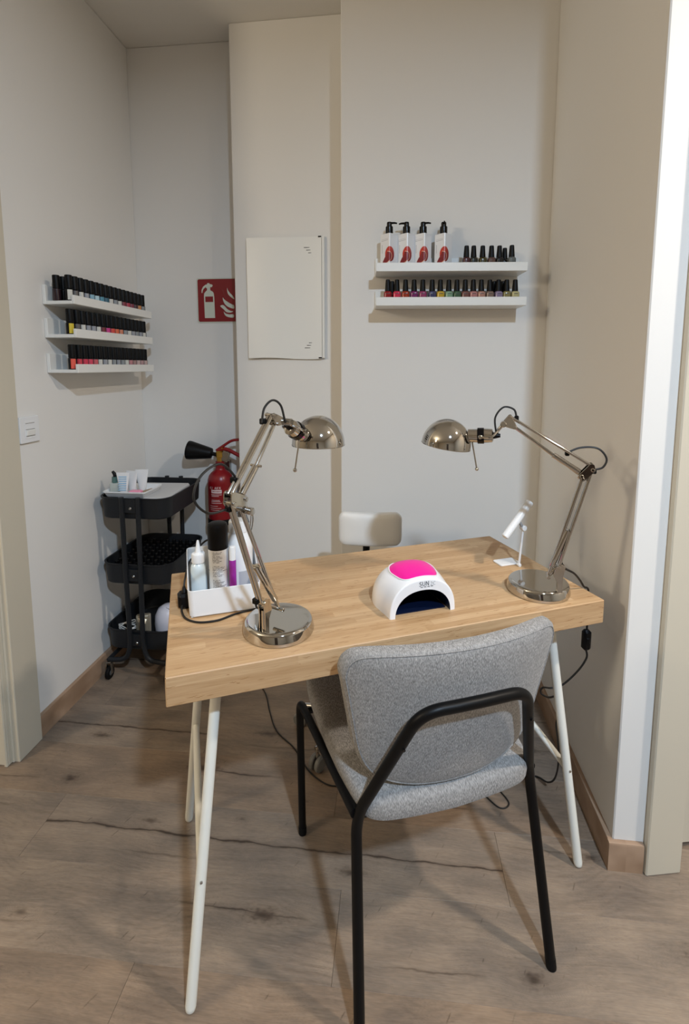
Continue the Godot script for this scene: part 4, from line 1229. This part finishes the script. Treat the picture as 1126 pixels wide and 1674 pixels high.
	var bot := thing("dark_bottle", "black polish bottle with black cap packed in the trolley's middle tray", "nail polish", F * Vector3(-0.11, 0.4152, 0.13), ROOM, "black bottles in the middle tray")
	part("bottle_body", nb().lathe([Vector2(0, 0), Vector2(0.0125, 0), Vector2(0.014, 0.002), Vector2(0.014, 0.028), Vector2(0.009, 0.034), Vector2(0, 0.034)], 14).mesh(), M.black_gloss, bot)
	part("cap", nb().lathe([Vector2(0.0085, 0.034), Vector2(0.0095, 0.035), Vector2(0.0082, 0.072), Vector2(0.007, 0.0735), Vector2(0, 0.0735)], 14).mesh(), M.black, bot)
	for r in 9:
		for k in 8:
			if r == 0 and k == 0: continue
			dup(bot, F * Vector3(-0.11 + k * 0.0315 + rng.randf_range(-0.0008, 0.0008), 0.4152, 0.14 - r * 0.035), "black polish bottle with black cap packed in the trolley's middle tray")
	# the bottom tray: a coiled cable, a foil bag and a round white foot bath lid
	var y3 := 0.1312
	var coil := []
	for k in 60:
		var gg := TAU * k / 15.0
		coil.append(F * Vector3(-0.080 + 0.036 * cos(gg) + 0.004 * sin(k * 1.7), y3 + 0.054 + 0.007 * sin(k * 0.9) + 0.018 * (k / 60.0), 0.118 + 0.028 * sin(gg)))
	var cc := part("coiled_cable", nb().tube(coil, 0.0024, 7).mesh(), mat(rgb(210, 208, 202), 0.5), self)
	tag(cc, "loosely coiled white cable on the trolley's bottom tray", "cable")
	var cs := part("cable_pouch", nb().box(Vector3(0.095, 0.044, 0.085), 0.010).mesh(), M.black, self, F * Vector3(-0.080, y3 + 0.0222, 0.118), Vector3(0, ROOM, 0))
	tag(cs, "black pouch under the coiled cable in the trolley's bottom tray", "pouch")
	var nz := noise(5, 14.0, 2)
	var bag := part("foil_bag", nb().pillow(rrect(0.060, 0.115, 0.008), Vector2.ZERO, 0.05, 8, 2.4, func(v: Vector3) -> Vector3: return v + Vector3(0.004, 0.004, 0.007) * nz.get_noise_3d(v.x * 3.0, v.y * 3.0, v.z)).mesh(25), mat(rgb(176, 166, 146), 0.3, 0.6), self, F * Vector3(-0.010, y3 + 0.061, 0.120), Vector3(-8, ROOM + 20, 0))
	tag(bag, "crumpled silver beige foil bag standing in the trolley's bottom tray", "bag")
	var disc := thing("white_appliance", "rounded white plastic appliance with red patch in the trolley's bottom tray", "appliance", F * Vector3(0.066, y3 + 0.0005, 0.045), ROOM)
	part("shell", nb().lathe([Vector2(0, 0), Vector2(0.048, 0), Vector2(0.056, 0.006), Vector2(0.059, 0.05), Vector2(0.056, 0.086), Vector2(0.042, 0.115), Vector2(0.022, 0.128), Vector2(0, 0.131)], 40).mesh(50), mat(rgb(218, 216, 226), 0.35), disc)
	part("red_patch", nb().tube([Vector3(0.034, 0.058, 0.046), Vector3(0.037, 0.058, 0.0495)], 0.014, 20).mesh(), mat(rgb(150, 52, 56), 0.4), disc)
	part("vent", nb().box(Vector3(0.026, 0.004, 0.003), 0.001).mesh(), M.black, disc, Vector3(0.014, 0.1215, 0.026), Vector3(-30, 0, -20))

# ---------------------------------------------------------------- fire extinguisher
func make_extinguisher() -> void:
	var o := Vector3(-0.588, 0.560, -2.2985)
	var t := thing("fire_extinguisher", "red fire extinguisher with black horn hanging on the wall beside the trolley", "fire extinguisher", o, ROOM)
	var B := part("cylinder", nb().lathe([Vector2(0, 0), Vector2(0.050, 0.0), Vector2(0.0595, 0.006), Vector2(0.0600, 0.012), Vector2(0.0600, 0.198), Vector2(0.0585, 0.214), Vector2(0.052, 0.233), Vector2(0.040, 0.247), Vector2(0.028, 0.255), Vector2(0.0225, 0.261), Vector2(0.0215, 0.268), Vector2(0.0205, 0.299), Vector2(0, 0.300)], 48).mesh(50), M.red, t)
	part("foot_ring", nb().lathe([Vector2(0.0595, 0.002), Vector2(0.0625, 0.003), Vector2(0.0628, 0.026), Vector2(0.0605, 0.030)], 48).mesh(), M.rubber, t)
	part("valve", nb().lathe([Vector2(0, 0.2990), Vector2(0.015, 0.2990), Vector2(0.015, 0.3160), Vector2(0.019, 0.3180), Vector2(0.019, 0.3420), Vector2(0.012, 0.3480), Vector2(0, 0.3480)], 20).mesh(), M.brass, t)
	part("valve_plate", nb().box(Vector3(0.036, 0.050, 0.020), 0.003).mesh(), M.steel, t, Vector3(0.026, 0.3220, 0.0), Vector3(0, 0, -22))
	# handles: carry handle below, squeeze lever above
	part("handle", nb().tube(spline([Vector3(-0.010, 0.3500, 0.0), Vector3(0.030, 0.3560, 0), Vector3(0.075, 0.3360, 0), Vector3(0.125, 0.3090, 0)], 8), [0.009] + range(23).map(func(_k): return 0.0088) + [0.006], 12).mesh(), M.red, t)
	part("lever", nb().tube(spline([Vector3(-0.016, 0.3480, 0.0), Vector3(0.020, 0.3720, 0), Vector3(0.060, 0.3960, 0), Vector3(0.105, 0.4020, 0), Vector3(0.130, 0.3980, 0)], 8), 0.0065, 12).mesh(), M.red, t)
	part("pin", nb().tube([Vector3(0.018, 0.3620, -0.012), Vector3(0.018, 0.3620, 0.018)], 0.0035, 10).mesh(), M.brass, t)
	part("swivel", nb().tube([Vector3(-0.012, 0.3280, 0.0), Vector3(-0.040, 0.3340, 0.002)], 0.0095, 14).mesh(), M.black, t)
	part("horn", nb().tube([Vector3(-0.036, 0.3340, 0.002), Vector3(-0.039, 0.3345, 0.002), Vector3(-0.055, 0.3370, 0.003), Vector3(-0.138, 0.3480, 0.006), Vector3(-0.150, 0.3495, 0.0065), Vector3(-0.153, 0.3500, 0.0066)], [0.012, 0.024, 0.028, 0.044, 0.044, 0.038], 32).mesh(50), M.black, t)
	part("wall_bracket", nb().box(Vector3(0.05, 0.26, 0.028), 0.002).mesh(), M.steel, t, Vector3(0, 0.16, -0.0735))
	# print on the cylinder
	var wm := mat(rgb(214, 196, 196), 0.5)
	var arc := func(y0: float, y1: float, a0: float, a1: float) -> ArrayMesh:
		var b := nb()
		b.grid(8, 1, func(u: float, v: float) -> Vector3:
			var g := lerpf(a0, a1, u)
			return Vector3(sin(g) * 0.0604, lerpf(y0, y1, v), cos(g) * 0.0604))
		return b.mesh()
	part("print", arc.call(0.158, 0.174, -0.42, 0.42), wm, B)
	for r in [[0.150, 0.0024, -0.45, 0.42], [0.143, 0.0024, -0.42, 0.2], [0.110, 0.002, -0.45, 0.4], [0.124, 0.002, -0.4, 0.25], [0.118, 0.002, -0.45, 0.3], [0.110, 0.002, -0.4, 0.3], [0.096, 0.0016, -0.6, 0.1], [0.086, 0.0016, -0.6, 0.35], [0.077, 0.0016, -0.55, 0.3]]:
		part("print", arc.call(r[0], r[0] + r[1], r[2], r[3]), wm, B)
	part("print", arc.call(0.1642, 0.1680, -0.30, 0.36), M.red, B)
	var xs := [-0.55, -0.33, -0.05, 0.16, 0.37]
	for k in 3:
		var g := -0.06 + k * 0.17
		part("lettering", lettering(["A", "E", "X"][k], 0.0105, "Droid Serif", true), wm, B, Vector3(sin(g) * 0.0604, 0.1820, cos(g) * 0.0604), Vector3(0, rad_to_deg(g), 0))
	for k in 2:
		var g := -0.48 + k * 0.16
		part("lettering", lettering(["C", "/"][k], 0.0105, "Droid Serif", true), wm, B, Vector3(sin(g) * 0.0604, 0.1820, cos(g) * 0.0604), Vector3(0, rad_to_deg(g), 0))

# ---------------------------------------------------------------- sign, panel, switch
func make_wall_pieces() -> void:
	var U := Vector3(cos(deg_to_rad(6.15)), 0, sin(deg_to_rad(6.15)))
	var sc := Vector3(-0.696, 1.608, -2.3985) + U * 0.101 + Vector3(0, 0, 0.0015)
	var t := thing("fire_sign", "square red fire extinguisher sign with white pictograms on the recess wall", "sign", sc, ROOM)
	part("border", nb().prism(rrect(0.206, 0.206, 0.010), 0.0, 0.0018, 0.0004).mesh(), M.sign_white, t)
	part("panel", nb().prism(rrect(0.196, 0.196, 0.008), 0.0018, 0.0024, 0.0002).mesh(), M.sign_red, t)
	var z0 := 0.0024
	var z1 := 0.0029
	var scale := 0.196 / 69.0                            # drawn on a 69-unit square, origin top left
	var P := func(l: Array) -> PackedVector2Array:
		var o := PackedVector2Array()
		for v in l: o.append(Vector2((v[0] - 34.5) * scale, (34.5 - v[1]) * scale))
		return o
	part("pictogram", nb().prism(P.call([[10.5, 28], [11, 23], [14, 19.5], [16, 18], [16, 15], [14.5, 14], [14, 12.5], [10, 16], [8.5, 19], [8, 22], [6.5, 22], [6.8, 17], [9.5, 12], [14, 8.8], [16.5, 8.5], [16.5, 6.5], [20.5, 6.5], [20.5, 8], [24, 8.5], [26, 10], [24.5, 13], [21.5, 13], [21.5, 18], [24.5, 19.5], [27, 22], [28, 28]]), z0, z1).mesh(), M.sign_white, t)
	part("pictogram", nb().prism(P.call([[10.5, 28], [12.5, 28], [12.5, 37], [26, 37], [26, 28], [28, 28], [28.5, 63], [11, 63]]), z0, z1).mesh(), M.sign_white, t)
	for f in [[[41, 16.5], [43.5, 17.2], [46, 22], [50, 27], [55, 32], [59, 36], [53, 35], [48, 32], [45.5, 27], [44, 21]], [[50.5, 14.5], [52, 19], [56, 24], [60, 28], [62, 33], [57, 30], [52, 25], [50.5, 20]],
			[[42.5, 30], [46, 34], [52, 38], [58, 41.5], [61, 42.5], [61, 48], [53, 46], [47, 42], [43.5, 36]], [[38, 44], [42, 42], [46, 44.5], [50, 49], [56, 52], [60, 52.5], [55, 54.5], [48, 53.5], [44, 49.5]],
			[[43.5, 53], [47, 56], [53, 57.5], [60, 57.5], [60, 62.5], [52, 62], [46, 59]]]:
		part("pictogram", nb().prism(smooth_loop(P.call(f), 4), z0, z1).mesh(), M.sign_white, t)
	# the wavy cover of the fuse box
	var mt := -7.0
	var c := Vector3(-0.264, 1.595, -2.2372)
	var p := thing("fuse_box_cover", "white wavy fuse box cover with black vent slits on the middle wall", "fuse box", c, mt)
	var wave := func(x: float) -> float: return 0.016 + 0.0055 * sin((x / 0.33 + 0.5) * TAU * 0.92 + 0.35)
	var low := func(x: float) -> float: return -0.259 + 0.0032 * sin((x / 0.33 + 0.5) * TAU * 0.95) - 0.0015 * (x / 0.33 + 0.5)
	var b := nb()
	var X := func(u: float) -> float: return -0.1655 + 0.331 * u
	b.grid(40, 1, func(u: float, v: float) -> Vector3: return Vector3(X.call(u), lerpf(low.call(X.call(u)), 0.259, v), wave.call(X.call(u))))
	b.grid(40, 1, func(u: float, v: float) -> Vector3: return Vector3(X.call(u), lerpf(low.call(X.call(u)), 0.259, v), wave.call(X.call(u)) - 0.004), true)
	b.grid(40, 1, func(u: float, v: float) -> Vector3: return Vector3(X.call(u), low.call(X.call(u)), wave.call(X.call(u)) - 0.004 + 0.004 * v))
	b.grid(40, 1, func(u: float, v: float) -> Vector3: return Vector3(X.call(u), 0.259, wave.call(X.call(u)) - 0.004 * v))
	for u in [0.0, 1.0]: b.quad_out(Vector3(X.call(u), low.call(X.call(u)), wave.call(X.call(u)) - 0.004), Vector3(X.call(u), low.call(X.call(u)), wave.call(X.call(u))), Vector3(X.call(u), 0.259, wave.call(X.call(u))), Vector3(X.call(u), 0.259, wave.call(X.call(u)) - 0.004), Vector3(u * 2.0 - 1.0, 0, 0))
	part("cover", b.mesh(30), M.white, p)
	part("frame", nb().box(Vector3(0.300, 0.490, 0.010), 0.002).mesh(), M.white, p, Vector3(0.004, 0.0, 0.003))
	part("hinge_strip", nb().box(Vector3(0.012, 0.518, 0.012), 0.002).mesh(), M.white, p, Vector3(0.1725, 0, 0.009))
	var lens := [0.036, 0.026, 0.017]
	for s in [1.0, -1.0]:
		for k in 3:
			var y: float = s * (0.214 - 0.0112 * k)
			var cx: float = 0.124 - lens[k] * 0.5
			part("vent_slot", nb().box(Vector3(lens[k], 0.0026, 0.004), 0.0005).mesh(), M.black, p, Vector3(cx, y, wave.call(cx) - 0.0017))
		part("hinge_pin", nb().box(Vector3(0.014, 0.005, 0.006), 0.001).mesh(), M.black, p, Vector3(0.158, s * 0.2570, wave.call(0.158) + 0.0005))
	# light switch on the left wall
	var s0 := Vector3(-1.0735, 1.088, -1.668)
	var sw := thing("light_switch", "square white double light switch on the left wall near the door frame", "light switch", s0, 90.0 + ROOM)
	part("plate", nb().prism(rrect(0.088, 0.088, 0.003), 0.0, 0.008, 0.0015).mesh(), M.white_plastic, sw)
	part("insert", nb().prism(rrect(0.046, 0.060, 0.002), 0.008, 0.0092, 0.0006).mesh(), M.white_plastic, sw)
	part("rocker", nb().box(Vector3(0.040, 0.020, 0.006), 0.0015).mesh(), M.white, sw, Vector3(0.0, -0.010, 0.0105), Vector3(8, 0, 0))
	for y in [0.022, 0.0015, -0.0215]: part("gap", nb().box(Vector3(0.041, 0.0016, 0.0012), 0.0).mesh(), mat(rgb(120, 116, 106), 0.6), sw, Vector3(0, y, 0.0090))

# ---------------------------------------------------------------- picture ledges
func ledge(label: String, at: Vector3, turn: float, group: String) -> Node3D:
	var t := thing("picture_ledge", label, "shelf", at, turn, group)
	part("back_panel", nb().box(Vector3(0.55, 0.068, 0.012), 0.0012).mesh(), M.white, t, Vector3(0, 0.034, 0.006))
	part("shelf_board", nb().box(Vector3(0.55, 0.012, 0.096), 0.0012).mesh(), M.white, t, Vector3(0, 0.006, 0.060))
	part("front_lip", nb().box(Vector3(0.55, 0.031, 0.010), 0.0012).mesh(), M.white, t, Vector3(0, 0.0155, 0.1130))
	return t

func polish_shape(parent: Node3D, c: Color, mesh_b: ArrayMesh, mesh_c: ArrayMesh) -> void:
	part("glass", mesh_b, mat(c, 0.15), parent)
	part("cap", mesh_c, M.black, parent)

func make_right_shelves() -> void:
	var g := "white picture ledges on the back wall"
	var fx := 0.3915
	var zw := -1.9816
	ledge("upper white picture ledge on the back wall, holding pump bottles", Vector3(fx, 1.6455, zw), -1.5, g)
	ledge("lower white picture ledge on the back wall, holding coloured polishes", Vector3(fx, 1.5225, zw), -1.5, g)
	# pump bottles: square white bodies, a corner to the front
	var tex := picture(256, 320, func(x: int, y: int) -> Color:
		# four faces side by side, 64 wide each; the print sits across the corner between faces 0 and 1
		var c := rgb(232, 232, 232)
		var u := float(x) - 64.0
		var v := float(y)
		var dx := (u - 2.0) / 32.0
		var dy := (v - 180.0) / 66.0
		if dx * dx + dy * dy < 1.0:
			c = rgb(196, 58, 40).lerp(rgb(118, 20, 26), clampf(dx * 0.45 + 0.45 * dy + 0.25, 0, 1))
		var sl := (u + 24.5) * -0.30 + (v - 207.0) * 0.95
		var st := (u + 24.5) * 0.95 + (v - 207.0) * 0.30
		var e := sl * sl / 3136.0 + st * st / 1500.0
		if e < 1.0 and st > -7.0 - 3.0 * sin(sl * 0.05):
			c = rgb(232, 178, 150) if e > 0.80 else rgb(112, 18, 26)
			if e < 0.74 and fposmod(sin(float(x) * 1.1) * 7.0 + float(y) * 0.17, 1.0) > 0.75: c = rgb(190, 84, 80)
		if absf(u + 52.0) < 2.0 and v > 92 and v < 166 and int(v / 3) % 3 != 0: c = rgb(150, 150, 154)
		if absf(v - (60.0 - (u + 64) * 0.10)) < 3.0 and u > -58 and u < -8: c = rgb(196, 196, 198)
		if absf(v - (48.0 - (u + 64) * 0.10)) < 1.4 and u > -58 and u < -8: c = rgb(188, 188, 190)
		return c)
	var pm := mat(Color.WHITE, 0.3)
	pm.albedo_texture = tex
	var body := nb()
	var hw := 0.0240
	var H := 0.134
	var e := 0.0025
	var cs := [Vector2(-hw, hw), Vector2(hw, hw), Vector2(hw, -hw), Vector2(-hw, -hw)]
	for k in 4:                                          # faces in order round the bottle: front-left first after the turn
		var a: Vector2 = cs[k]
		var b: Vector2 = cs[(k + 1) % 4]
		var d := (b - a).normalized() * e
		var u0 := k / 4.0
		var u1 := (k + 1) / 4.0
		var a1 := a + d
		var b1 := b - d
		body.quad(Vector3(a1.x, 0, a1.y), Vector3(b1.x, 0, b1.y), Vector3(b1.x, H - e, b1.y), Vector3(a1.x, H - e, a1.y), Vector2(u0, 1), Vector2(u1, 1), Vector2(u1, 0), Vector2(u0, 0))
		var c2: Vector2 = cs[(k + 2) % 4]
		var d2 := (c2 - b).normalized() * e
		body.quad(Vector3(b1.x, 0, b1.y), Vector3((b + d2).x, 0, (b + d2).y), Vector3((b + d2).x, H - e, (b + d2).y), Vector3(b1.x, H - e, b1.y), Vector2(u1, 1), Vector2(u1, 1), Vector2(u1, 0), Vector2(u1, 0))
		var ti := 1.0 - 2.0 * e / hw
		body.quad(Vector3(a1.x, H - e, a1.y), Vector3(b1.x, H - e, b1.y), Vector3(b1.x * ti, H, b1.y * ti), Vector3(a1.x * ti, H, a1.y * ti))
		body.quad(Vector3(b1.x, H - e, b1.y), Vector3((b + d2).x, H - e, (b + d2).y), Vector3((b + d2).x * ti, H, (b + d2).y * ti), Vector3(b1.x * ti, H, b1.y * ti))
		body.tri(Vector3(0, H, 0), Vector3(a1.x * ti, H, a1.y * ti), Vector3(b1.x * ti, H, b1.y * ti))
		body.tri(Vector3(0, H, 0), Vector3(b1.x * ti, H, b1.y * ti), Vector3((b + d2).x * ti, H, (b + d2).y * ti))
		body.tri_out(Vector3.ZERO, Vector3(a1.x, 0, a1.y), Vector3(b1.x, 0, b1.y), Vector3.DOWN)
		body.tri_out(Vector3.ZERO, Vector3(b1.x, 0, b1.y), Vector3((b + d2).x, 0, (b + d2).y), Vector3.DOWN)
	var bm := body.mesh(30)
	var collar := nb().lathe([Vector2(0.0135, H), Vector2(0.0138, H + 0.001), Vector2(0.0138, H + 0.026), Vector2(0.0125, H + 0.028), Vector2(0.0, H + 0.028)], 24).mesh()
	var head := nb().lathe([Vector2(0.0092, H + 0.028), Vector2(0.0095, H + 0.029), Vector2(0.0095, H + 0.041), Vector2(0.0080, H + 0.044), Vector2(0.0, H + 0.0445)], 20).mesh()
	var spout := nb().tube([Vector3(0.0, H + 0.0405, 0), Vector3(0.020, H + 0.0405, 0), Vector3(0.029, H + 0.0385, 0)], [0.0042, 0.0036, 0.0026], 10).mesh()
	var zb := zw + 0.012 + 0.0365
	var pumps := [[0.1655, 40.0, -10.0, "white pump bottle with red fruit print at the ledge's left end"], [0.2300, 42.0, 168.0, "white pump bottle second from left, spout pointing left"], [0.2920, 44.0, -12.0, "white pump bottle third from left, spout pointing right"], [0.3690, 40.0, -95.0, "white pump bottle nearest the dark polishes, spout pointing forward"]]
	for p in pumps:
		var q := thing("pump_bottle", p[3], "pump bottle", Vector3(p[0], 1.6577, zb), 0.0, "white pump bottles on the upper ledge")
		part("bottle_body", bm, pm, q, Vector3.ZERO, Vector3(0, -45 + (p[1] - 42.0), 0))
		part("pump_collar", collar, M.black_gloss, q)
		part("pump_head", head, M.black_gloss, q)
		part("spout", spout, M.black_gloss, q, Vector3.ZERO, Vector3(0, p[2], 0))
	# polishes with squat glass bottles and tall tapered caps
	var gb := nb()
	var prev := PackedVector3Array()
	for row in [[0.0128, 0.0], [0.0148, 0.0015], [0.0148, 0.035], [0.0140, 0.039], [0.0112, 0.0425], [0.0080, 0.0435]]:
		var ring := PackedVector3Array()
		for v in rrect(row[0] * 2, row[0] * 2, row[0] * 0.62, 3): ring.append(Vector3(v.x, row[1], -v.y))
		if prev.size():
			for j in ring.size(): gb.quad(prev[j], prev[(j + 1) % ring.size()], ring[(j + 1) % ring.size()], ring[j])
		else:
			for j in ring.size(): gb.tri_out(Vector3.ZERO, ring[j], ring[(j + 1) % ring.size()], Vector3.DOWN)
		prev = ring
	for j in prev.size(): gb.tri_out(Vector3(0, 0.0435, 0), prev[j], prev[(j + 1) % prev.size()], Vector3.UP)
	var glass := gb.mesh(40)
	var cap := nb().lathe([Vector2(0.0, 0.043), Vector2(0.0106, 0.043), Vector2(0.0111, 0.0445), Vector2(0.0082, 0.084), Vector2(0.0072, 0.0858), Vector2(0.0, 0.0862)], 20).mesh()
	var band := nb().box(Vector3(0.014, 0.0022, 0.0004), 0.0, Vector3(0, 0.034, 0.0149)).mesh()
	var up := [[0.4500, "maroon", rgb(72, 38, 42)], [0.4765, "dark green", rgb(38, 42, 36)], [0.5098, "olive", rgb(64, 58, 26)], [0.5425, "dusky brown", rgb(92, 68, 62)], [0.5720, "black", rgb(20, 20, 24)], [0.6150, "grey", rgb(96, 100, 98)]]
	var zf := zw + 0.012 + 0.066
	for k in up.size():
		var u: Array = up[k]
		var z := zf if k < 5 else zf + 0.008
		var yy := 1.6577
		var q := thing("polish_bottle", "%s polish bottle on the upper ledge right of the pump bottles" % u[1], "nail polish", Vector3(u[0], yy, z), rng.randf_range(-6, 6), "dark polishes on the upper ledge")
		polish_shape(q, u[2], glass, cap)
	var bk := thing("polish_bottle", "black capped polish bottle half hidden behind the grey one, upper ledge", "nail polish", Vector3(0.603, 1.6577, zf - 0.036), 0.0, "dark polishes on the upper ledge")
	polish_shape(bk, rgb(24, 24, 26), glass, cap)
	var low := [[633.4, "bright red", rgb(168, 26, 36)], [648.3, "hot pink", rgb(240, 58, 92)], [662.5, "brick orange", rgb(188, 66, 40)], [676.7, "purple", rgb(140, 46, 112)], [691.0, "mauve pink", rgb(176, 70, 116)], [706.5, "slate blue", rgb(78, 78, 118)], [720.0, "yellow", rgb(232, 188, 62)], [734.0, "mint green", rgb(150, 186, 152)], [747.4, "forest green", rgb(74, 108, 80)],
		[761.0, "brown rose", rgb(140, 92, 84)], [774.4, "soft pink", rgb(206, 140, 136)], [787.6, "peach", rgb(206, 152, 132)], [801.5, "taupe", rgb(150, 124, 110)], [816.0, "lilac", rgb(160, 142, 174)], [829.5, "olive beige", rgb(160, 148, 94)], [843.5, "pale khaki", rgb(218, 206, 150)]]
	for k in low.size():
		var u: Array = low[k]
		var q := thing("polish_bottle", "%s polish bottle with black cap in the front row, lower ledge" % u[1], "nail polish", Vector3(0.163 + (u[0] - 635.0) * 0.002258, 1.5347, zf + 0.004), rng.randf_range(-5, 5), "coloured polishes on the lower ledge")
		polish_shape(q, (u[2] as Color).darkened(0.16), glass, cap)
		part("label_print", band, M.dark_print, q)
	for u in [[641.5, "black polish bottle in the back row behind the red and pink ones"], [808.5, "black polish bottle in the back row behind the taupe one"], [823.0, "black polish bottle in the back row behind the olive beige one"]]:
		var q := thing("polish_bottle", u[1], "nail polish", Vector3(0.163 + (u[0] - 635.0) * 0.00232, 1.5347, zf - 0.030), 0.0, "coloured polishes on the lower ledge")
		polish_shape(q, rgb(24, 23, 25), glass, cap)

func make_left_shelves() -> void:
	var g := "white picture ledges on the left wall"
	var turn := 90.0 + ROOM
	var V := Vector3(-sin(deg_to_rad(6.15)), 0, cos(deg_to_rad(6.15)))     # along the wall towards the camera
	var U := Vector3(cos(deg_to_rad(6.15)), 0, sin(deg_to_rad(6.15)))
	var near := Vector3(-1.0617, 0, -1.782)
	var mid := near - V * 0.275
	var ys := [1.517, 1.401, 1.277]
	var names3 := ["top white picture ledge of three on the left wall", "middle white picture ledge of three on the left wall", "bottom white picture ledge of three on the left wall"]
	for k in 3: ledge(names3[k], Vector3(mid.x, ys[k], mid.z), turn, g)
	var glass := nb().lathe([Vector2(0, 0), Vector2(0.0125, 0), Vector2(0.0138, 0.0015), Vector2(0.0138, 0.038), Vector2(0.0125, 0.0405), Vector2(0.009, 0.042), Vector2(0, 0.042)], 22).mesh()
	var cap := nb().lathe([Vector2(0.0, 0.0415), Vector2(0.0116, 0.0415), Vector2(0.0122, 0.043), Vector2(0.0120, 0.0865), Vector2(0.0108, 0.0885), Vector2(0.0, 0.0888)], 20).mesh()
	var square := nb().grid(8, 1, func(u: float, v: float) -> Vector3: return Vector3(sin(lerpf(-0.62, 0.62, u)) * 0.01405, lerpf(0.003, 0.0375, v), cos(lerpf(-0.62, 0.62, u)) * 0.01405)).mesh()
	var rows := [
		[["white", rgb(206, 204, 196)], ["smoke", rgb(96, 92, 90)], ["white", rgb(214, 212, 208)], ["silver", rgb(150, 152, 158)], ["pale blue", rgb(130, 172, 190)], ["ice blue", rgb(176, 208, 218)], ["sky blue", rgb(82, 142, 164)], ["petrol blue", rgb(48, 96, 116)], ["white", rgb(206, 206, 206)], ["grey", rgb(140, 144, 146)], ["white", rgb(212, 212, 214)], ["wine", rgb(132, 44, 60)], ["raspberry", rgb(170, 48, 70)], ["plum", rgb(126, 50, 68)], ["dark plum", rgb(70, 40, 48)], ["amber", rgb(196, 132, 76)], ["grey", rgb(120, 118, 116)]],
		[["yellow", rgb(210, 186, 52)], ["smoke", rgb(90, 84, 80)], ["white", rgb(220, 220, 220)], ["silver", rgb(160, 158, 156)], ["silver", rgb(156, 156, 158)], ["white", rgb(212, 212, 212)], ["maroon", rgb(118, 40, 52)], ["magenta", rgb(202, 52, 132)], ["coral red", rgb(214, 72, 62)], ["orange", rgb(216, 104, 66)], ["peach", rgb(210, 130, 100)], ["grey", rgb(120, 120, 120)], ["white", rgb(204, 204, 204)], ["silver", rgb(160, 160, 160)], ["grey", rgb(136, 136, 136)], ["silver", rgb(150, 150, 152)], ["white", rgb(206, 206, 208)]],
		[["coral", rgb(228, 92, 76)], ["red rose", rgb(196, 56, 72)], ["crimson", rgb(206, 52, 78)], ["deep pink", rgb(212, 66, 92)], ["rose", rgb(196, 90, 98)], ["white", rgb(214, 212, 212)], ["silver", rgb(170, 168, 168)], ["white", rgb(218, 218, 218)], ["grey", rgb(122, 124, 128)], ["silver", rgb(172, 172, 178)], ["grey", rgb(124, 124, 132)], ["white", rgb(196, 194, 196)], ["dusty pink", rgb(188, 128, 132)], ["rosewood", rgb(160, 126, 122)], ["blush", rgb(196, 168, 164)], ["mauve", rgb(176, 140, 140)], ["beige rose", rgb(190, 164, 158)]]]
	var ord := ["first", "second", "third", "fourth", "fifth", "sixth", "seventh", "eighth", "ninth", "tenth", "eleventh", "twelfth", "thirteenth", "fourteenth", "fifteenth", "sixteenth", "seventeenth"]
	var lev := ["top", "middle", "bottom"]
	var labelm := {}
	for r in 3:
		for k in 17:
			var c: Array = rows[r][k]
			var d := 0.014 + 0.0313 * k
			var at := near - V * d + U * (0.092 if k > 0 or r == 0 else 0.088)
			var q := thing("gel_bottle", "black gel bottle, %s label, %s from the near end, %s left ledge" % [c[0], ord[k], lev[r]], "nail polish", Vector3(at.x, ys[r] + 0.0122, at.z), turn + rng.randf_range(-5, 5), "gel polishes on the %s left ledge" % lev[r])
			part("bottle_body", glass, M.black_gloss, q)
			part("cap", cap, M.black, q)
			if not labelm.has(c[0]): labelm[c[0]] = mat(c[1], 0.35)
			part("colour_label", square, labelm[c[0]], q, Vector3.ZERO, Vector3(0, -40.0, 0))
	for k in 2:
		var at := near - V * (0.012 + 0.032 * k) + U * (0.047 + 0.003 * k)
		var q := thing("gel_bottle", ["dark maroon gel bottle alone in the top left ledge's open end", "black gel bottle beside the dark maroon one, top left ledge"][k], "nail polish", Vector3(at.x, ys[0] + 0.0122, at.z), turn + 4.0, "gel polishes on the top left ledge")
		part("bottle_body", glass, [mat(rgb(44, 28, 34), 0.2), M.black_gloss][k], q)
		part("cap", cap, M.black, q)

func make_floor_cords() -> void:
	var c := spline([Vector3(-0.42, 0.0024, -2.00), Vector3(-0.325, 0.0024, -1.86), Vector3(-0.285, 0.0024, -1.74), Vector3(-0.245, 0.0024, -1.64), Vector3(-0.175, 0.0024, -1.56), Vector3(-0.125, 0.0024, -1.475), Vector3(-0.085, 0.0024, -1.43), Vector3(-0.03, 0.0024, -1.405), Vector3(0.06, 0.0024, -1.43), Vector3(0.16, 0.0024, -1.50), Vector3(0.28, 0.0024, -1.47), Vector3(0.40, 0.0024, -1.40), Vector3(0.455, 0.0024, -1.33), Vector3(0.49, 0.0024, -1.345), Vector3(0.47, 0.0024, -1.40)], 8)
	var o := part("power_cord", nb().tube(c, 0.0022, 7).mesh(), M.cord, self)
	tag(o, "thin black power cord lying on the floor under the desk", "cord")
